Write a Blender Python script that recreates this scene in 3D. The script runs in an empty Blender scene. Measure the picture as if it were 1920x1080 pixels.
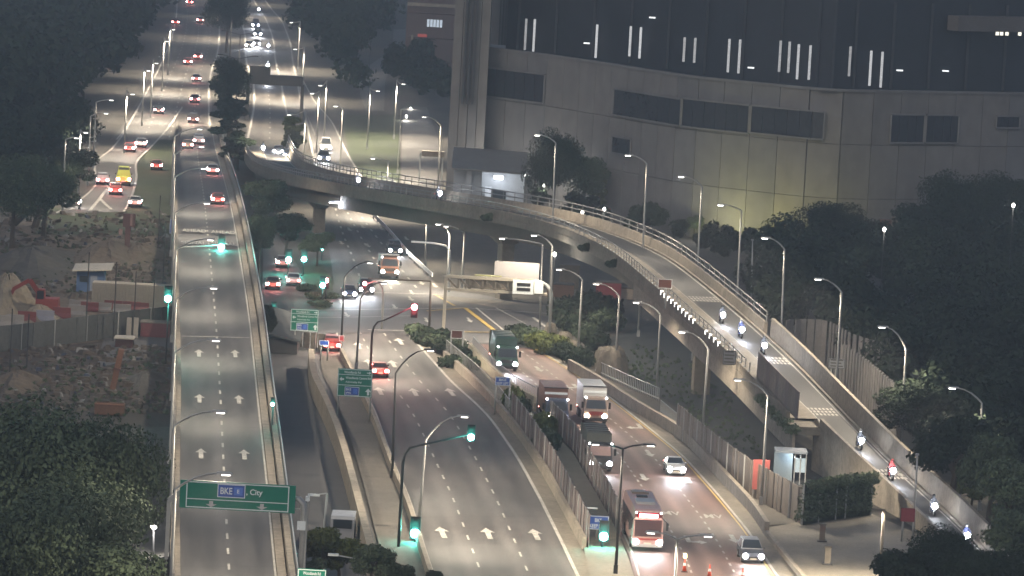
import bpy, math, random
import numpy as np
from mathutils import Vector, Matrix
random.seed(7); RNG = np.random.default_rng(7)
SC = bpy.context.scene
COL = SC.collection
# ---------------------------------------------------------------- camera
HC, FPX, TH, ROLL = 62.0, 9500.0, math.atan(960/9500.0), 0.054
F_ = Vector((0, math.cos(TH), -math.sin(TH))); U0 = Vector((0, math.sin(TH), math.cos(TH))); R0 = Vector((1, 0, 0))
R_ = R0*math.cos(ROLL) + U0*math.sin(ROLL); U_ = U0*math.cos(ROLL) - R0*math.sin(ROLL)
CAMP = Vector((0, 0, HC))
cam = bpy.data.cameras.new('camera'); cam.sensor_width = 36; cam.lens = FPX*36/1920; cam.clip_start = 1; cam.clip_end = 12000
camo = bpy.data.objects.new('camera', cam); COL.objects.link(camo)
M3 = Matrix((R_, U_, -F_)).transposed()
camo.matrix_world = Matrix.Translation(CAMP) @ M3.to_4x4()
SC.camera = camo
# ---------------------------------------------------------------- world, moon, exposure
W = bpy.data.worlds.new('World'); SC.world = W; W.use_nodes = True
nt = W.node_tree; nt.nodes.clear()
sky = nt.nodes.new('ShaderNodeTexSky'); sky.sky_type = 'NISHITA'; sky.sun_disc = False
sky.sun_elevation = math.radians(35); sky.sun_rotation = math.radians(200); sky.air_density = 1.0; sky.dust_density = 2.2
bg = nt.nodes.new('ShaderNodeBackground'); bg.inputs[1].default_value = 0.060
out = nt.nodes.new('ShaderNodeOutputWorld')
nt.links.new(sky.outputs[0], bg.inputs[0]); nt.links.new(bg.outputs[0], out.inputs[0])
sl = bpy.data.lights.new('moon', 'SUN'); sl.energy = 0.03; sl.angle = math.radians(10); sl.color = (0.8, 0.88, 1)
so = bpy.data.objects.new('moon', sl); COL.objects.link(so); so.rotation_euler = (math.radians(40), 0, math.radians(-160))
SC.view_settings.view_transform = 'Standard'; SC.view_settings.look = 'None'
SC.view_settings.exposure = 0.9; SC.view_settings.gamma = 1.0; SC.view_settings.use_curve_mapping = False
SC.render.engine = 'CYCLES'
SC.cycles.use_denoising = True
SC.cycles.max_bounces = 4; SC.cycles.diffuse_bounces = 2; SC.cycles.glossy_bounces = 2; SC.cycles.transmission_bounces = 2
SC.cycles.volume_bounces = 0; SC.cycles.transparent_max_bounces = 6; SC.cycles.sample_clamp_indirect = 4.0
SC.cycles.use_light_tree = True
LAMPCOL = (1.0, 0.855, 0.655)
LAMPW = 9400.0
HAZE = 0.00036

# ---------------------------------------------------------------- pixel <-> place
def ray(u, v): return F_*FPX + R_*(u-960) - U_*(v-540)
def G(u, v, z=0.0):
    d = ray(u, v); return CAMP + d*((z-HC)/d.z)
def AT(u, v, D):
    d = ray(u, v); return CAMP + d*(D/d.y)
def proj(p):
    q = Vector(p)-CAMP; k = FPX/q.dot(F_); return (960+q.dot(R_)*k, 540-q.dot(U_)*k)
def PX(lst, z=0.0): return [G(a[0], a[1], a[2] if len(a) > 2 else z) for a in lst]

# ---------------------------------------------------------------- materials
MATS = {}
def mat(name, col, rough=0.8, var=0.25, scale=0.6, bump=0.0, metal=0.0, emit=None, es=0.0, stretch=(1, 1, 1), scale2=None, spec=0.3, rnd=0.0):
    if name in MATS: return MATS[name]
    m = bpy.data.materials.new(name); m.use_nodes = True; t = m.node_tree; b = t.nodes['Principled BSDF']
    b.inputs['Roughness'].default_value = rough; b.inputs['Metallic'].default_value = metal
    b.inputs['Specular IOR Level'].default_value = spec
    c = (*col, 1)
    if var > 0:
        tc = t.nodes.new('ShaderNodeTexCoord'); mp = t.nodes.new('ShaderNodeMapping'); mp.inputs['Scale'].default_value = stretch
        t.links.new(tc.outputs['Object'], mp.inputs['Vector'])
        n1 = t.nodes.new('ShaderNodeTexNoise'); n1.inputs['Scale'].default_value = scale; n1.inputs['Detail'].default_value = 5; n1.inputs['Roughness'].default_value = 0.65
        n2 = t.nodes.new('ShaderNodeTexNoise'); n2.inputs['Scale'].default_value = scale2 or scale*9; n2.inputs['Detail'].default_value = 3
        t.links.new(mp.outputs[0], n1.inputs['Vector']); t.links.new(tc.outputs['Object'], n2.inputs['Vector'])
        ad = t.nodes.new('ShaderNodeMath'); ad.operation = 'ADD'; t.links.new(n1.outputs[0], ad.inputs[0]); t.links.new(n2.outputs[0], ad.inputs[1])
        rp = t.nodes.new('ShaderNodeMapRange'); rp.inputs['From Min'].default_value = 0.6; rp.inputs['From Max'].default_value = 1.4
        rp.inputs['To Min'].default_value = 1-var; rp.inputs['To Max'].default_value = 1+var
        t.links.new(ad.outputs[0], rp.inputs['Value'])
        val = rp.outputs[0]
        if rnd > 0:
            oi = t.nodes.new('ShaderNodeObjectInfo'); r2 = t.nodes.new('ShaderNodeMapRange'); r2.inputs['To Min'].default_value = 1-rnd; r2.inputs['To Max'].default_value = 1+rnd
            t.links.new(oi.outputs['Random'], r2.inputs['Value']); mu = t.nodes.new('ShaderNodeMath'); mu.operation = 'MULTIPLY'
            t.links.new(val, mu.inputs[0]); t.links.new(r2.outputs[0], mu.inputs[1]); val = mu.outputs[0]
        mx = t.nodes.new('ShaderNodeMix'); mx.data_type = 'RGBA'; mx.blend_type = 'MULTIPLY'; mx.inputs['Factor'].default_value = 1
        mx.inputs[6].default_value = c; t.links.new(val, mx.inputs[7]); t.links.new(mx.outputs[2], b.inputs['Base Color'])
        if bump > 0:
            bp = t.nodes.new('ShaderNodeBump'); bp.inputs['Strength'].default_value = bump; bp.inputs['Distance'].default_value = 0.1
            t.links.new(ad.outputs[0], bp.inputs['Height']); t.links.new(bp.outputs[0], b.inputs['Normal'])
    else:
        b.inputs['Base Color'].default_value = c
    if emit:
        b.inputs['Emission Color'].default_value = (*emit, 1); b.inputs['Emission Strength'].default_value = es
    MATS[name] = m; return m
def road_mat(name, col, lanes, tyre=0.34, patchy=0.30):
    m = bpy.data.materials.new(name); m.use_nodes = True; t = m.node_tree; b = t.nodes['Principled BSDF']; b.inputs['Roughness'].default_value = .72; b.inputs['Specular IOR Level'].default_value = .35
    N, Lk = t.nodes.new, t.links.new
    at = N('ShaderNodeAttribute'); at.attribute_name = 'road'; sp = N('ShaderNodeSeparateXYZ'); Lk(at.outputs['Vector'], sp.inputs[0])
    def math_(op, a, c=None, d=None):
        n = N('ShaderNodeMath'); n.operation = op
        for i, x in enumerate((a, c, d)):
            if x is None: continue
            if isinstance(x, (int, float)): n.inputs[i].default_value = x
            else: Lk(x, n.inputs[i])
        return n.outputs[0]
    def noise(sx, sy, det=3.0, rough=.6):
        mp = N('ShaderNodeMapping'); mp.inputs['Scale'].default_value = (sx, sy, 1); Lk(at.outputs['Vector'], mp.inputs['Vector']); n = N('ShaderNodeTexNoise'); n.inputs['Scale'].default_value = 1; n.inputs['Detail'].default_value = det; n.inputs['Roughness'].default_value = rough; Lk(mp.outputs[0], n.inputs['Vector']); return n.outputs[0]
    wob = math_('MULTIPLY_ADD', noise(2, .03), .10, sp.outputs['X'])
    ph = math_('MULTIPLY', wob, lanes*4*math.pi); cs = math_('COSINE', ph)                     # two wheel tracks a lane
    tr = math_('MULTIPLY', math_('MULTIPLY_ADD', cs, -.5, .5), math_('MULTIPLY', noise(5, .05, 4), tyre*2))
    mid = math_('POWER', math_('ABSOLUTE', math_('SINE', math_('MULTIPLY', wob, lanes*math.pi))), 6.0)   # oil in the lane centre
    oil = math_('MULTIPLY', mid, math_('MULTIPLY', noise(9, .10, 4), tyre*1.6))
    pt = N('ShaderNodeMapRange'); pt.inputs['From Min'].default_value = .44; pt.inputs['From Max'].default_value = .56; pt.inputs['To Min'].default_value = 1-patchy*.5; pt.inputs['To Max'].default_value = 1+patchy*.5; Lk(noise(3.2, .045, 2, .4), pt.inputs['Value'])
    gr = N('ShaderNodeMapRange'); gr.inputs['From Min'].default_value = .25; gr.inputs['From Max'].default_value = .75; gr.inputs['To Min'].default_value = .82; gr.inputs['To Max'].default_value = 1.18; Lk(noise(30, 1.6, 6, .75), gr.inputs['Value'])
    jt = math_('GREATER_THAN', math_('FRACT', math_('MULTIPLY_ADD', sp.outputs['Y'], 1/37.0, .3)), .994); jt = math_('MULTIPLY_ADD', jt, -.35, 1.0)   # transverse joints
    v = math_('MULTIPLY', math_('MULTIPLY', math_('SUBTRACT', math_('SUBTRACT', 1.0, tr), oil), pt.outputs[0]), math_('MULTIPLY', gr.outputs[0], jt))
    mx = N('ShaderNodeMix'); mx.data_type = 'RGBA'; mx.blend_type = 'MULTIPLY'; mx.inputs['Factor'].default_value = 1; mx.inputs[6].default_value = (*col, 1); Lk(v, mx.inputs[7]); Lk(mx.outputs[2], b.inputs['Base Color'])
    MATS[name] = m; return m
def road_uv(me, L, R):
    n = len(L); d = [0.0]
    for a, c in zip(L, L[1:]): d.append(d[-1]+(Vector(c)-Vector(a)).length)
    at = me.attributes.new('road', 'FLOAT_VECTOR', 'POINT'); co = []
    for k in (0.0, 1.0):
        for q in d: co += [k, q, 0.0]
    at.data.foreach_set('vector', co)
ASPH = mat('asphalt', (0.095, 0.089, 0.083), 0.75, 0.28, 0.35, 0.15, stretch=(1, 0.06, 1), scale2=0.25)
ASPD = mat('asphalt_dark', (0.072, 0.070, 0.071), 0.75, 0.22, 0.5, 0.15, stretch=(1, 0.08, 1), scale2=0.3)
ASPR = mat('asphalt_red', (0.150, 0.093, 0.076), 0.75, 0.25, 0.4, 0.15, stretch=(1, 0.06, 1), scale2=0.25)
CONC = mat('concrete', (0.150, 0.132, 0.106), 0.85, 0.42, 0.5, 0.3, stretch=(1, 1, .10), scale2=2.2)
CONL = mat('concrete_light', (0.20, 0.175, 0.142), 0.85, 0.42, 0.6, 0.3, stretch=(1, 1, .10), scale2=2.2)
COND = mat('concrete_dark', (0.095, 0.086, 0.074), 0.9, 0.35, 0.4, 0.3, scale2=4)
PAVE = mat('paving', (0.165, 0.148, 0.120), 0.9, 0.30, 0.3, 0.3, scale2=3)
WHITE = mat('white_paint', (0.36, 0.345, 0.31), 0.7, 0.55, 0.7, scale2=5)
YELL = mat('yellow_paint', (0.45, 0.31, 0.08), 0.7, 0.3, 1.5, scale2=9)
EARTH = mat('earth', (0.060, 0.055, 0.047), 1.0, 0.5, 0.08, 0.5, scale2=1.1)
SOIL = mat('soil', (0.105, 0.082, 0.060), 1.0, 0.55, 0.25, 0.8, scale2=1.6)
SAND = mat('sand', (0.23, 0.19, 0.135), 1.0, 0.35, 0.3, 0.8, scale2=2)
GRASS = mat('grass', (0.038, 0.048, 0.024), 1.0, 0.45, 0.3, 0.6, scale2=3)
METAL = mat('galvanised', (0.36, 0.37, 0.37), 0.45, 0.15, 1.5, metal=0.5)
POLE = mat('pole_grey', (0.30, 0.30, 0.29), 0.5, 0.15, 1.5, metal=0.3)
DARKM = mat('dark_metal', (0.035, 0.035, 0.036), 0.5, 0.2, 1.5)
BLACK = mat('black_plastic', (0.02, 0.02, 0.021), 0.5, 0.1, 2)
RUBBER = mat('rubber', (0.018, 0.018, 0.018), 0.85, 0.1, 3)
GLASS = mat('dark_glass', (0.022, 0.027, 0.032), 0.12, 0.1, 0.5, spec=0.6)
GREEN = mat('sign_green', (0.012, 0.155, 0.105), 0.45, 0.08, 0.8)
BLUE = mat('sign_blue', (0.025, 0.075, 0.33), 0.45, 0.08, 0.8)
SIGNW = mat('sign_white', (0.62, 0.66, 0.66), 0.5, 0.08, 2)
BROWN = mat('sign_brown', (0.10, 0.042, 0.032), 0.6, 0.15, 1)
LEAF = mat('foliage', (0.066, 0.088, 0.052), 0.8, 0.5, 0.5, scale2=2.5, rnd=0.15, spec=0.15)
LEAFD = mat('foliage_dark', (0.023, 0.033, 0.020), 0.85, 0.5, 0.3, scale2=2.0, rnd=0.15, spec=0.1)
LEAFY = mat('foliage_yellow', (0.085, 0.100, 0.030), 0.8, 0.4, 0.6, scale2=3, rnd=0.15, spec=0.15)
BARK = mat('bark', (0.06, 0.048, 0.036), 0.95, 0.4, 2.0, 0.6)
LENS = mat('lamp_lens', (0.8, 0.8, 0.8), 0.4, 0, emit=(1, 0.95, 0.86), es=8)
HEADL = mat('headlight_lens', (0.8, 0.8, 0.85), 0.3, 0, emit=(0.93, 0.95, 1.0), es=90)
HEADW = mat('headlight_warm', (0.8, 0.8, 0.8), 0.3, 0, emit=(1, 0.88, 0.70), es=90)
TAILL = mat('tail_lens', (0.5, 0.05, 0.04), 0.3, 0, emit=(1, 0.30, 0.24), es=14)
BRAKE = mat('brake_lens', (0.5, 0.05, 0.04), 0.3, 0, emit=(1, 0.34, 0.32), es=55)
GLITE = mat('signal_green', (0.1, 0.5, 0.45), 0.3, 0, emit=(0.22, 1.0, 0.84), es=70)
RLITE = mat('signal_red', (0.5, 0.05, 0.05), 0.3, 0, emit=(1, 0.26, 0.28), es=70)
WLITE = mat('white_tube', (0.8, 0.8, 0.8), 0.3, 0, emit=(0.95, 0.97, 1.0), es=8)
MARKL = mat('marker_lens', (0.8, 0.8, 0.8), 0.3, 0, emit=(1, 0.97, 0.9), es=6)

# ---------------------------------------------------------------- mesh builder
class MB:
    def __init__(s): s.v = []; s.f = []
    def add(s, vs, fs):
        o = len(s.v); s.v += [tuple(p) for p in vs]; s.f += [tuple(i+o for i in f) for f in fs]; return s
    def box(s, c, d, rz=0.0, tap=1.0):
        x, y, z = d[0]/2, d[1]/2, d[2]/2; cs, sn = math.cos(rz), math.sin(rz); vs = []
        for sz, k in ((-z, 1), (z, tap)):
            for a, b in ((-x, -y), (x, -y), (x, y), (-x, y)):
                a *= k; b *= k; vs.append((c[0]+a*cs-b*sn, c[1]+a*sn+b*cs, c[2]+sz))
        return s.add(vs, [(3, 2, 1, 0), (4, 5, 6, 7), (0, 1, 5, 4), (1, 2, 6, 5), (2, 3, 7, 6), (3, 0, 4, 7)])
    def bar(s, p0, p1, w, h):      # rectangular bar between two points (h is measured upward)
        p0, p1 = Vector(p0), Vector(p1); d = (p1-p0).normalized()
        up = Vector((0, 0, 1)) if abs(d.z) < 0.95 else Vector((0, 1, 0))
        r = d.cross(up).normalized()*(w/2); n = r.cross(d).normalized()*(h/2)
        vs = [p0-r-n, p0+r-n, p0+r+n, p0-r+n, p1-r-n, p1+r-n, p1+r+n, p1-r+n]
        return s.add(vs, [(0, 1, 2, 3), (7, 6, 5, 4), (0, 4, 5, 1), (1, 5, 6, 2), (2, 6, 7, 3), (3, 7, 4, 0)])
    def tube(s, pts, r, n=8):
        pts = [Vector(p) for p in pts]; rs = r if isinstance(r, (list, tuple)) else [r]*len(pts); vs = []; fs = []
        for i, p in enumerate(pts):
            d = (pts[min(i+1, len(pts)-1)]-pts[max(i-1, 0)]).normalized()
            a = Vector((1, 0, 0)) if abs(d.x) < 0.9 else Vector((0, 1, 0)); e1 = d.cross(a).normalized(); e2 = d.cross(e1)
            for k in range(n):
                t = 2*math.pi*k/n; vs.append(p+(e1*math.cos(t)+e2*math.sin(t))*rs[i])
        for i in range(len(pts)-1):
            for k in range(n): fs.append((i*n+k, i*n+(k+1) % n, (i+1)*n+(k+1) % n, (i+1)*n+k))
        fs += [tuple(range(n))[::-1], tuple(range((len(pts)-1)*n, len(pts)*n))]
        return s.add(vs, fs)
    def prism(s, poly, z0, z1):
        n = len(poly); vs = [(p[0], p[1], z0) for p in poly]+[(p[0], p[1], z1) for p in poly]
        fs = [tuple(range(n))[::-1], tuple(range(n, 2*n))]+[(i, (i+1) % n, n+(i+1) % n, n+i) for i in range(n)]
        return s.add(vs, fs)
    def sheet(s, pts): return s.add(pts, [tuple(range(len(pts)))])
    def strip(s, L, R):
        n = len(L); return s.add(list(L)+list(R), [(i, i+1, n+i+1, n+i) for i in range(n-1)])
    def sweep(s, path, prof, closed=True):     # prof: (offset to the left of travel, z); path: 3-D points
        n = len(path); m = len(prof); vs = []
        for i, p in enumerate(path):
            d = Vector(path[min(i+1, n-1)])-Vector(path[max(i-1, 0)]); d.z = 0; d.normalize(); l = Vector((-d.y, d.x, 0))
            for a, z in prof: vs.append(Vector(p)+l*a+Vector((0, 0, z)))
        fs = []
        for i in range(n-1):
            for k in range(m if closed else m-1): fs.append((i*m+k, i*m+(k+1) % m, (i+1)*m+(k+1) % m, (i+1)*m+k))
        if closed: fs += [tuple(range(m))[::-1], tuple(range((n-1)*m, n*m))]
        return s.add(vs, fs)
    def profile(s, pts, ws):                   # side profile (y,z), half width per vertex, symmetric in x
        n = len(pts); vs = [(-w, y, z) for (y, z), w in zip(pts, ws)]+[(w, y, z) for (y, z), w in zip(pts, ws)]
        return s.add(vs, [tuple(range(n)), tuple(range(n, 2*n))[::-1]]+[(i, n+i, n+(i+1) % n, (i+1) % n) for i in range(n)])
    def disc(s, c, r, axis='y', t=0.05, n=12):
        c = Vector(c); a = {'x': Vector((1, 0, 0)), 'y': Vector((0, 1, 0)), 'z': Vector((0, 0, 1))}[axis]
        return s.tube([c-a*t/2, c+a*t/2], r, n)
    def mesh(s, name, off=(0, 0, 0), smooth=False):
        me = bpy.data.meshes.new(name); o = Vector(off)
        me.from_pydata([(p[0]-o[0], p[1]-o[1], p[2]-o[2]) for p in s.v], [], s.f); me.update()
        import bmesh
        b = bmesh.new(); b.from_mesh(me); bmesh.ops.recalc_face_normals(b, faces=b.faces); b.to_mesh(me); b.free()
        if smooth: me.polygons.foreach_set('use_smooth', [True]*len(me.polygons))
        return me
def link(name, data, m=None, parent=None, loc=(0, 0, 0), rz=0.0):
    o = bpy.data.objects.new(name, data); COL.objects.link(o)
    if data is not None and m is not None and not data.materials: data.materials.append(m)
    elif data is not None and m is not None and data.materials[0] != m:
        o.material_slots[0].link = 'OBJECT'; o.material_slots[0].material = m
    o.location = loc; o.rotation_euler = (0, 0, rz)
    if parent is not None: o.parent = parent
    return o
def tag(o, label, cat, group=None):
    o['label'] = label; o['category'] = cat
    if group: o['group'] = group
    return o
def struct(o): o['kind'] = 'structure'; return o
def thing(name, label, cat, loc=(0, 0, 0), rz=0.0, group=None): return tag(link(name, None, None, None, loc, rz), label, cat, group)
def part(name, mb, m, parent, world=True, smooth=False, label=None):    # world=True: mb is in world coordinates (root unrotated)
    r = parent; off = Vector((0, 0, 0))
    if world:
        while r is not None: off += r.location; r = r.parent
    o = link(name, mb.mesh(name, off, smooth), m, parent)
    if label: o['label'] = label
    return o
class Kit:                                     # a thing's parts as shared meshes, spawned many times
    def __init__(s): s.p = []
    def add(s, name, mb, m, par=None, smooth=False, loc=(0, 0, 0)):
        me = mb.mesh(name, smooth=smooth) if isinstance(mb, MB) else mb
        if not me.materials: me.materials.append(m)
        s.p.append((name, me, m, par, loc)); return len(s.p)-1
    def spawn(s, name, label, cat, loc, rz=0.0, group=None, mats=None, scale=1.0, skip=()):
        r = thing(name, label, cat, loc, rz, group); r.scale = (scale,)*3 if not isinstance(scale, tuple) else scale; os_ = []
        for i, (n, me, m, par, lc) in enumerate(s.p):
            if n in skip: os_.append(None); continue
            mm = (mats or {}).get(n, m)
            os_.append(link(n, me, mm, r if par is None else os_[par], lc))
        return r
def resample(P, n):
    P = [Vector(p) for p in P]; L = [0]
    for a, b in zip(P, P[1:]): L.append(L[-1]+(b-a).length)
    o = []
    for k in range(n):
        t = L[-1]*k/(n-1); i = 0
        while i < len(L)-2 and L[i+1] < t: i += 1
        o.append(P[i].lerp(P[i+1], (t-L[i])/max(1e-9, L[i+1]-L[i])))
    return o
def smooth(P, it=3):
    P = [Vector(p) for p in P]
    for _ in range(it): P = [P[0]]+[(P[i-1]+P[i]*2+P[i+1])/4 for i in range(1, len(P)-1)]+[P[-1]]
    return P
def plen(P): return sum((Vector(b)-Vector(a)).length for a, b in zip(P, P[1:]))
def offset(P, d):      # to the left of travel
    o = []
    for i, p in enumerate(P):
        t = Vector(P[min(i+1, len(P)-1)])-Vector(P[max(i-1, 0)]); t.z = 0; t.normalize(); o.append(Vector(p)+Vector((-t.y, t.x, 0))*d)
    return o
def voffset(P, W_): return [offset(P, w)[i] for i, w in enumerate(W_)]
def lerp_poly(P, Q, t): return [Vector(a).lerp(Vector(b), t) for a, b in zip(P, Q)]
def yaw(d): return math.atan2(-d.x, d.y)       # rotation that turns local +Y along d
TXT = {}
def text_mesh(s, size=1.0, sx=1.0, sy=1.0):
    k = (s, size, sx, sy)
    if k in TXT: return TXT[k]
    c = bpy.data.curves.new('lettering', 'FONT'); c.body = s; c.size = size; c.offset = 0.018; c.align_x = 'CENTER'; c.align_y = 'CENTER'
    o = bpy.data.objects.new('lettering', c); COL.objects.link(o); bpy.context.view_layer.update()
    me = bpy.data.meshes.new_from_object(o.evaluated_get(bpy.context.evaluated_depsgraph_get()))
    bpy.data.objects.remove(o); vs = [(v.co.x*sx, v.co.y*sy) for v in me.vertices]; fs = [tuple(p.vertices) for p in me.polygons]
    bpy.data.meshes.remove(me); TXT[k] = (vs, fs); return TXT[k]
# ================================================================ ground and roads
g = struct(link('ground', MB().sheet([(-3500, -200, -0.08), (3500, -200, -0.08), (3500, 7000, -0.08), (-3500, 7000, -0.08)]).mesh('ground'), EARTH))
g['label'] = 'dark earth and scrub ground'
def patch(name, px, m, z): return struct(link(name, MB().sheet(PX(px, z)).mesh(name), m))
def strip_px(name, L, R, m, z=0.0, n=40, parent=None):
    A = smooth(resample(PX(L, z), n), 4); B = smooth(resample(PX(R, z), n), 4)
    me = MB().strip(A, B).mesh(name); road_uv(me, A, B); return struct(link(name, me, m)), A, B
patch('bare_soil', [(-60, 430), (200, 392), (330, 400), (330, 800), (-60, 800)], SOIL, -0.05)
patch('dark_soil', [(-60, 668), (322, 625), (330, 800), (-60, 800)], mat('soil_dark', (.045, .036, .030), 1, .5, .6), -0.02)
patch('grass_verge', [(90, 390), (330, 385), (330, 440), (60, 440)], GRASS, -0.04)
patch('grass_verge', [(228, 395), (262, 300), (300, 255), (322, 240), (322, 400)], GRASS, -0.045)
patch('grass_verge', [(640, 215), (750, 215), (750, 345), (665, 340), (655, 290)], GRASS, -0.05)
patch('yard', [(470, 645), (600, 630), (640, 800), (700, 1000), (720, 1200), (500, 1200)], ASPD, -0.05)
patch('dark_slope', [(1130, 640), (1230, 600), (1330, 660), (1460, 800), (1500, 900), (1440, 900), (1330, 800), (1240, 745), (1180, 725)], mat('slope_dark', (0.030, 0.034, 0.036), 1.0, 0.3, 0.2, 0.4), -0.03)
patch('planted_bank', [(800, 655), (880, 650), (1000, 765), (1108, 905), (1108, 990), (960, 790)], EARTH, -0.03)
patch('pavement', [(815, 553), (1060, 575), (1060, 600), (1010, 590), (830, 560)], PAVE, 0.05)
# central road
CL = [(628, 622), (637, 657), (654, 689), (698, 768), (737, 878), (757, 920), (773, 968), (790, 1025), (815, 1100)]
CR = [(762, 621), (792, 654), (847, 716), (897, 760), (923, 787), (973, 860), (1013, 933), (1050, 1007), (1092, 1095)]
central, cL, cR = strip_px('central_road', CL, CR, road_mat('asphalt_central', (.098, .091, .085), 3), 0.0, 60)
# right carriageway
DL = [(868, 636), (885, 668), (922, 712), (960, 745), (1000, 768), (1034, 802), (1074, 842), (1108, 902), (1140, 957), (1165, 1008), (1180, 1040), (1195, 1100)]
DR = [(1000, 650), (1063, 687), (1144, 743), (1215, 799), (1282, 853), (1345, 922), (1408, 997), (1443, 1053), (1472, 1095)]
right, dL, dR = strip_px('right_carriageway', DL, DR, road_mat('asphalt_red_lanes', (.178, .112, .093), 3.3), 0.01, 60)
# road passing under the flyover, junction, side roads
upper, uL, uR = strip_px('upper_road', [(628, 545), (620, 484), (610, 440), (607, 400), (612, 350)], [(838, 549), (807, 520), (731, 440), (693, 400), (650, 350)], road_mat('asphalt_upper', (.095, .088, .08), 4), 0.02, 40)
service, sL, sR = strip_px('service_road', [(488, 600), (492, 530), (494, 480), (490, 430)], [(602, 590), (585, 560), (560, 500), (520, 440)], ASPH, 0.02, 30)
junction = struct(link('junction', MB().sheet(PX([(200, 612), (330, 590), (480, 578), (600, 560), (628, 530), (720, 520), (838, 545), (900, 552), (1060, 582), (1045, 622), (1012, 655), (866, 641), (762, 623), (628, 624), (480, 642), (330, 655), (180, 690)], 0.03)).mesh('junction'), ASPD))
# left ground road and the highway beyond
leftrd, lL, lR = strip_px('left_road', [(100, 400), (151, 374), (183, 344), (175, 325), (174, 303), (207, 281), (230, 250), (252, 210)], [(236, 397), (250, 370), (256, 345), (260, 333), (254, 305), (288, 273), (318, 240), (345, 200)], ASPH, 0.02, 40)
hway, hL, hR = strip_px('outbound_highway', [(206, 262), (225, 246), (262, 182), (290, 132), (316, 75), (326, 30), (328, 0), (338, -45)], [(404, 262), (398, 220), (396, 170), (400, 130), (412, 105), (416, 60), (411, 30), (400, 5), (390, -45)], road_mat('asphalt_highway', (.10, .088, .076), 4), 0.0, 50)
ibway, iL, iR = strip_px('inbound_highway', [(458, 262), (463, 245), (473, 200), (473, 155), (457, 115), (456, 60), (444, 30), (434, 0), (425, -30)], [(600, 262), (584, 225), (566, 185), (561, 150), (553, 120), (549, 83), (533, 40), (512, 18), (488, -15)], road_mat('asphalt_inbound', (.10, .088, .076), 3), 0.0, 50)
slip, pL, pR = strip_px('slip_road', [(600, 335), (585, 300), (575, 245), (566, 190), (560, 150)], [(690, 345), (655, 290), (625, 228), (590, 190), (568, 150)], ASPH, 0.03, 40)
sideA, _, _ = strip_px('side_road', [(686, 208), (674, 174), (671, 141), (699, 117), (736, 95), (738, 55)], [(720, 208), (721, 190), (722, 144), (755, 110), (764, 88), (764, 55)], ASPH, 0.02, 30)
sideB, _, _ = strip_px('entrance_road', [(748, 372), (752, 330), (754, 260), (756, 200)], [(832, 372), (823, 320), (822, 261), (800, 200)], ASPH, 0.02, 30)
forecourt = patch('forecourt', [(752, 340), (990, 345), (1000, 385), (780, 372)], PAVE, -0.01)
patch('plaza', [(1437, 990), (1500, 978), (1632, 962), (1725, 1003), (1800, 1180), (1500, 1180), (1462, 1080)], PAVE, 0.02)
patch('path', [(1067, 680), (1130, 700), (1235, 745), (1330, 830), (1500, 980), (1440, 985), (1353, 895), (1280, 818), (1185, 765)], COND, -0.02)
patch('traffic_island', [(1093, 1020), (1162, 1008), (1178, 1045), (1198, 1110), (1110, 1110)], PAVE, 0.13)
patch('walkway', [(905, 720), (960, 752), (1000, 775), (1034, 808), (1074, 848), (1108, 908), (1140, 963), (1165, 1010), (1100, 1024), (1060, 952), (1022, 880), (940, 775)], mat('walkway_concrete', (0.25, 0.225, 0.165), 0.85, 0.25, 0.4, 0.3, scale2=4), 0.04)
# pavement ramp left of the central road
strip_px('pavement', [(600, 650), (602, 696), (628, 746), (650, 800), (665, 849), (682, 910), (705, 1000), (728, 1095)], [(626, 630), (636, 660), (652, 692), (692, 770), (731, 880), (751, 925), (767, 975), (805, 1100)], COND, 0.05, 40)
# shoulder aprons
strip_px('shoulder', offset(cR, 0) and [(762, 621), (792, 654), (847, 716), (897, 760), (923, 787), (973, 860), (1013, 933), (1050, 1007), (1092, 1095)], [(775, 621), (812, 654), (882, 716), (926, 760), (948, 787), (1007, 866), (1046, 937), (1083, 1010), (1118, 1085)], CONC, 0.02, 40)
strip_px('shoulder', DR, [(1020, 645), (1085, 690), (1168, 742), (1245, 797), (1315, 853), (1385, 925), (1440, 985), (1478, 1053), (1500, 1095)], CONC, 0.03, 40)

# ---------------------------------------------------------------- painted markings
def frame(c, d):
    d = Vector((d.x, d.y, d.z)).normalized(); r = Vector((d.y, -d.x, 0)).normalized(); return lambda x, y, z=0.0: Vector(c)+r*x+d*y+Vector((0, 0, z))
def rect(mb, c, d, w, l):
    f = frame(c, d); mb.sheet([f(-w/2, -l/2), f(w/2, -l/2), f(w/2, l/2), f(-w/2, l/2)])
def arrow(mb, c, d, L=5.5, w=0.32, hw=0.85, turn=0):
    f = frame(c, d)
    if turn == 0:
        mb.sheet([f(-w/2, -L/2), f(w/2, -L/2), f(w/2, L*.1), f(hw/2, L*.1), f(0, L/2), f(-hw/2, L*.1), f(-w/2, L*.1)])
    else:
        mb.sheet([f(-w/2, -L/2), f(w/2, -L/2), f(w/2, L*.3), f(-w/2, L*.3)])
        mb.sheet([f(turn*.1, L*.12), f(turn*.9, L*.1), f(turn*.9, L*.0), f(turn*1.5, L*.22), f(turn*.9, L*.46), f(turn*.9, L*.34), f(turn*.1, L*.3)])
def dashes(P, L, per, w, start=0.0, z=0.03):
    mb = MB(); tot = plen(P); n = max(2, int(tot)); Q = resample(P, n); st = tot/(n-1); s = start
    while s+L < tot:
        i = min(n-2, int((s+L/2)/st)); c = Q[i].lerp(Q[i+1], (s+L/2)/st-i)+Vector((0, 0, z)); rect(mb, c, Q[i+1]-Q[i], w, L); s += per
    return mb
def line(P, w, z=0.03): return MB().strip([p+Vector((0, 0, z)) for p in offset(P, w/2)], [p+Vector((0, 0, z)) for p in offset(P, -w/2)])
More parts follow.
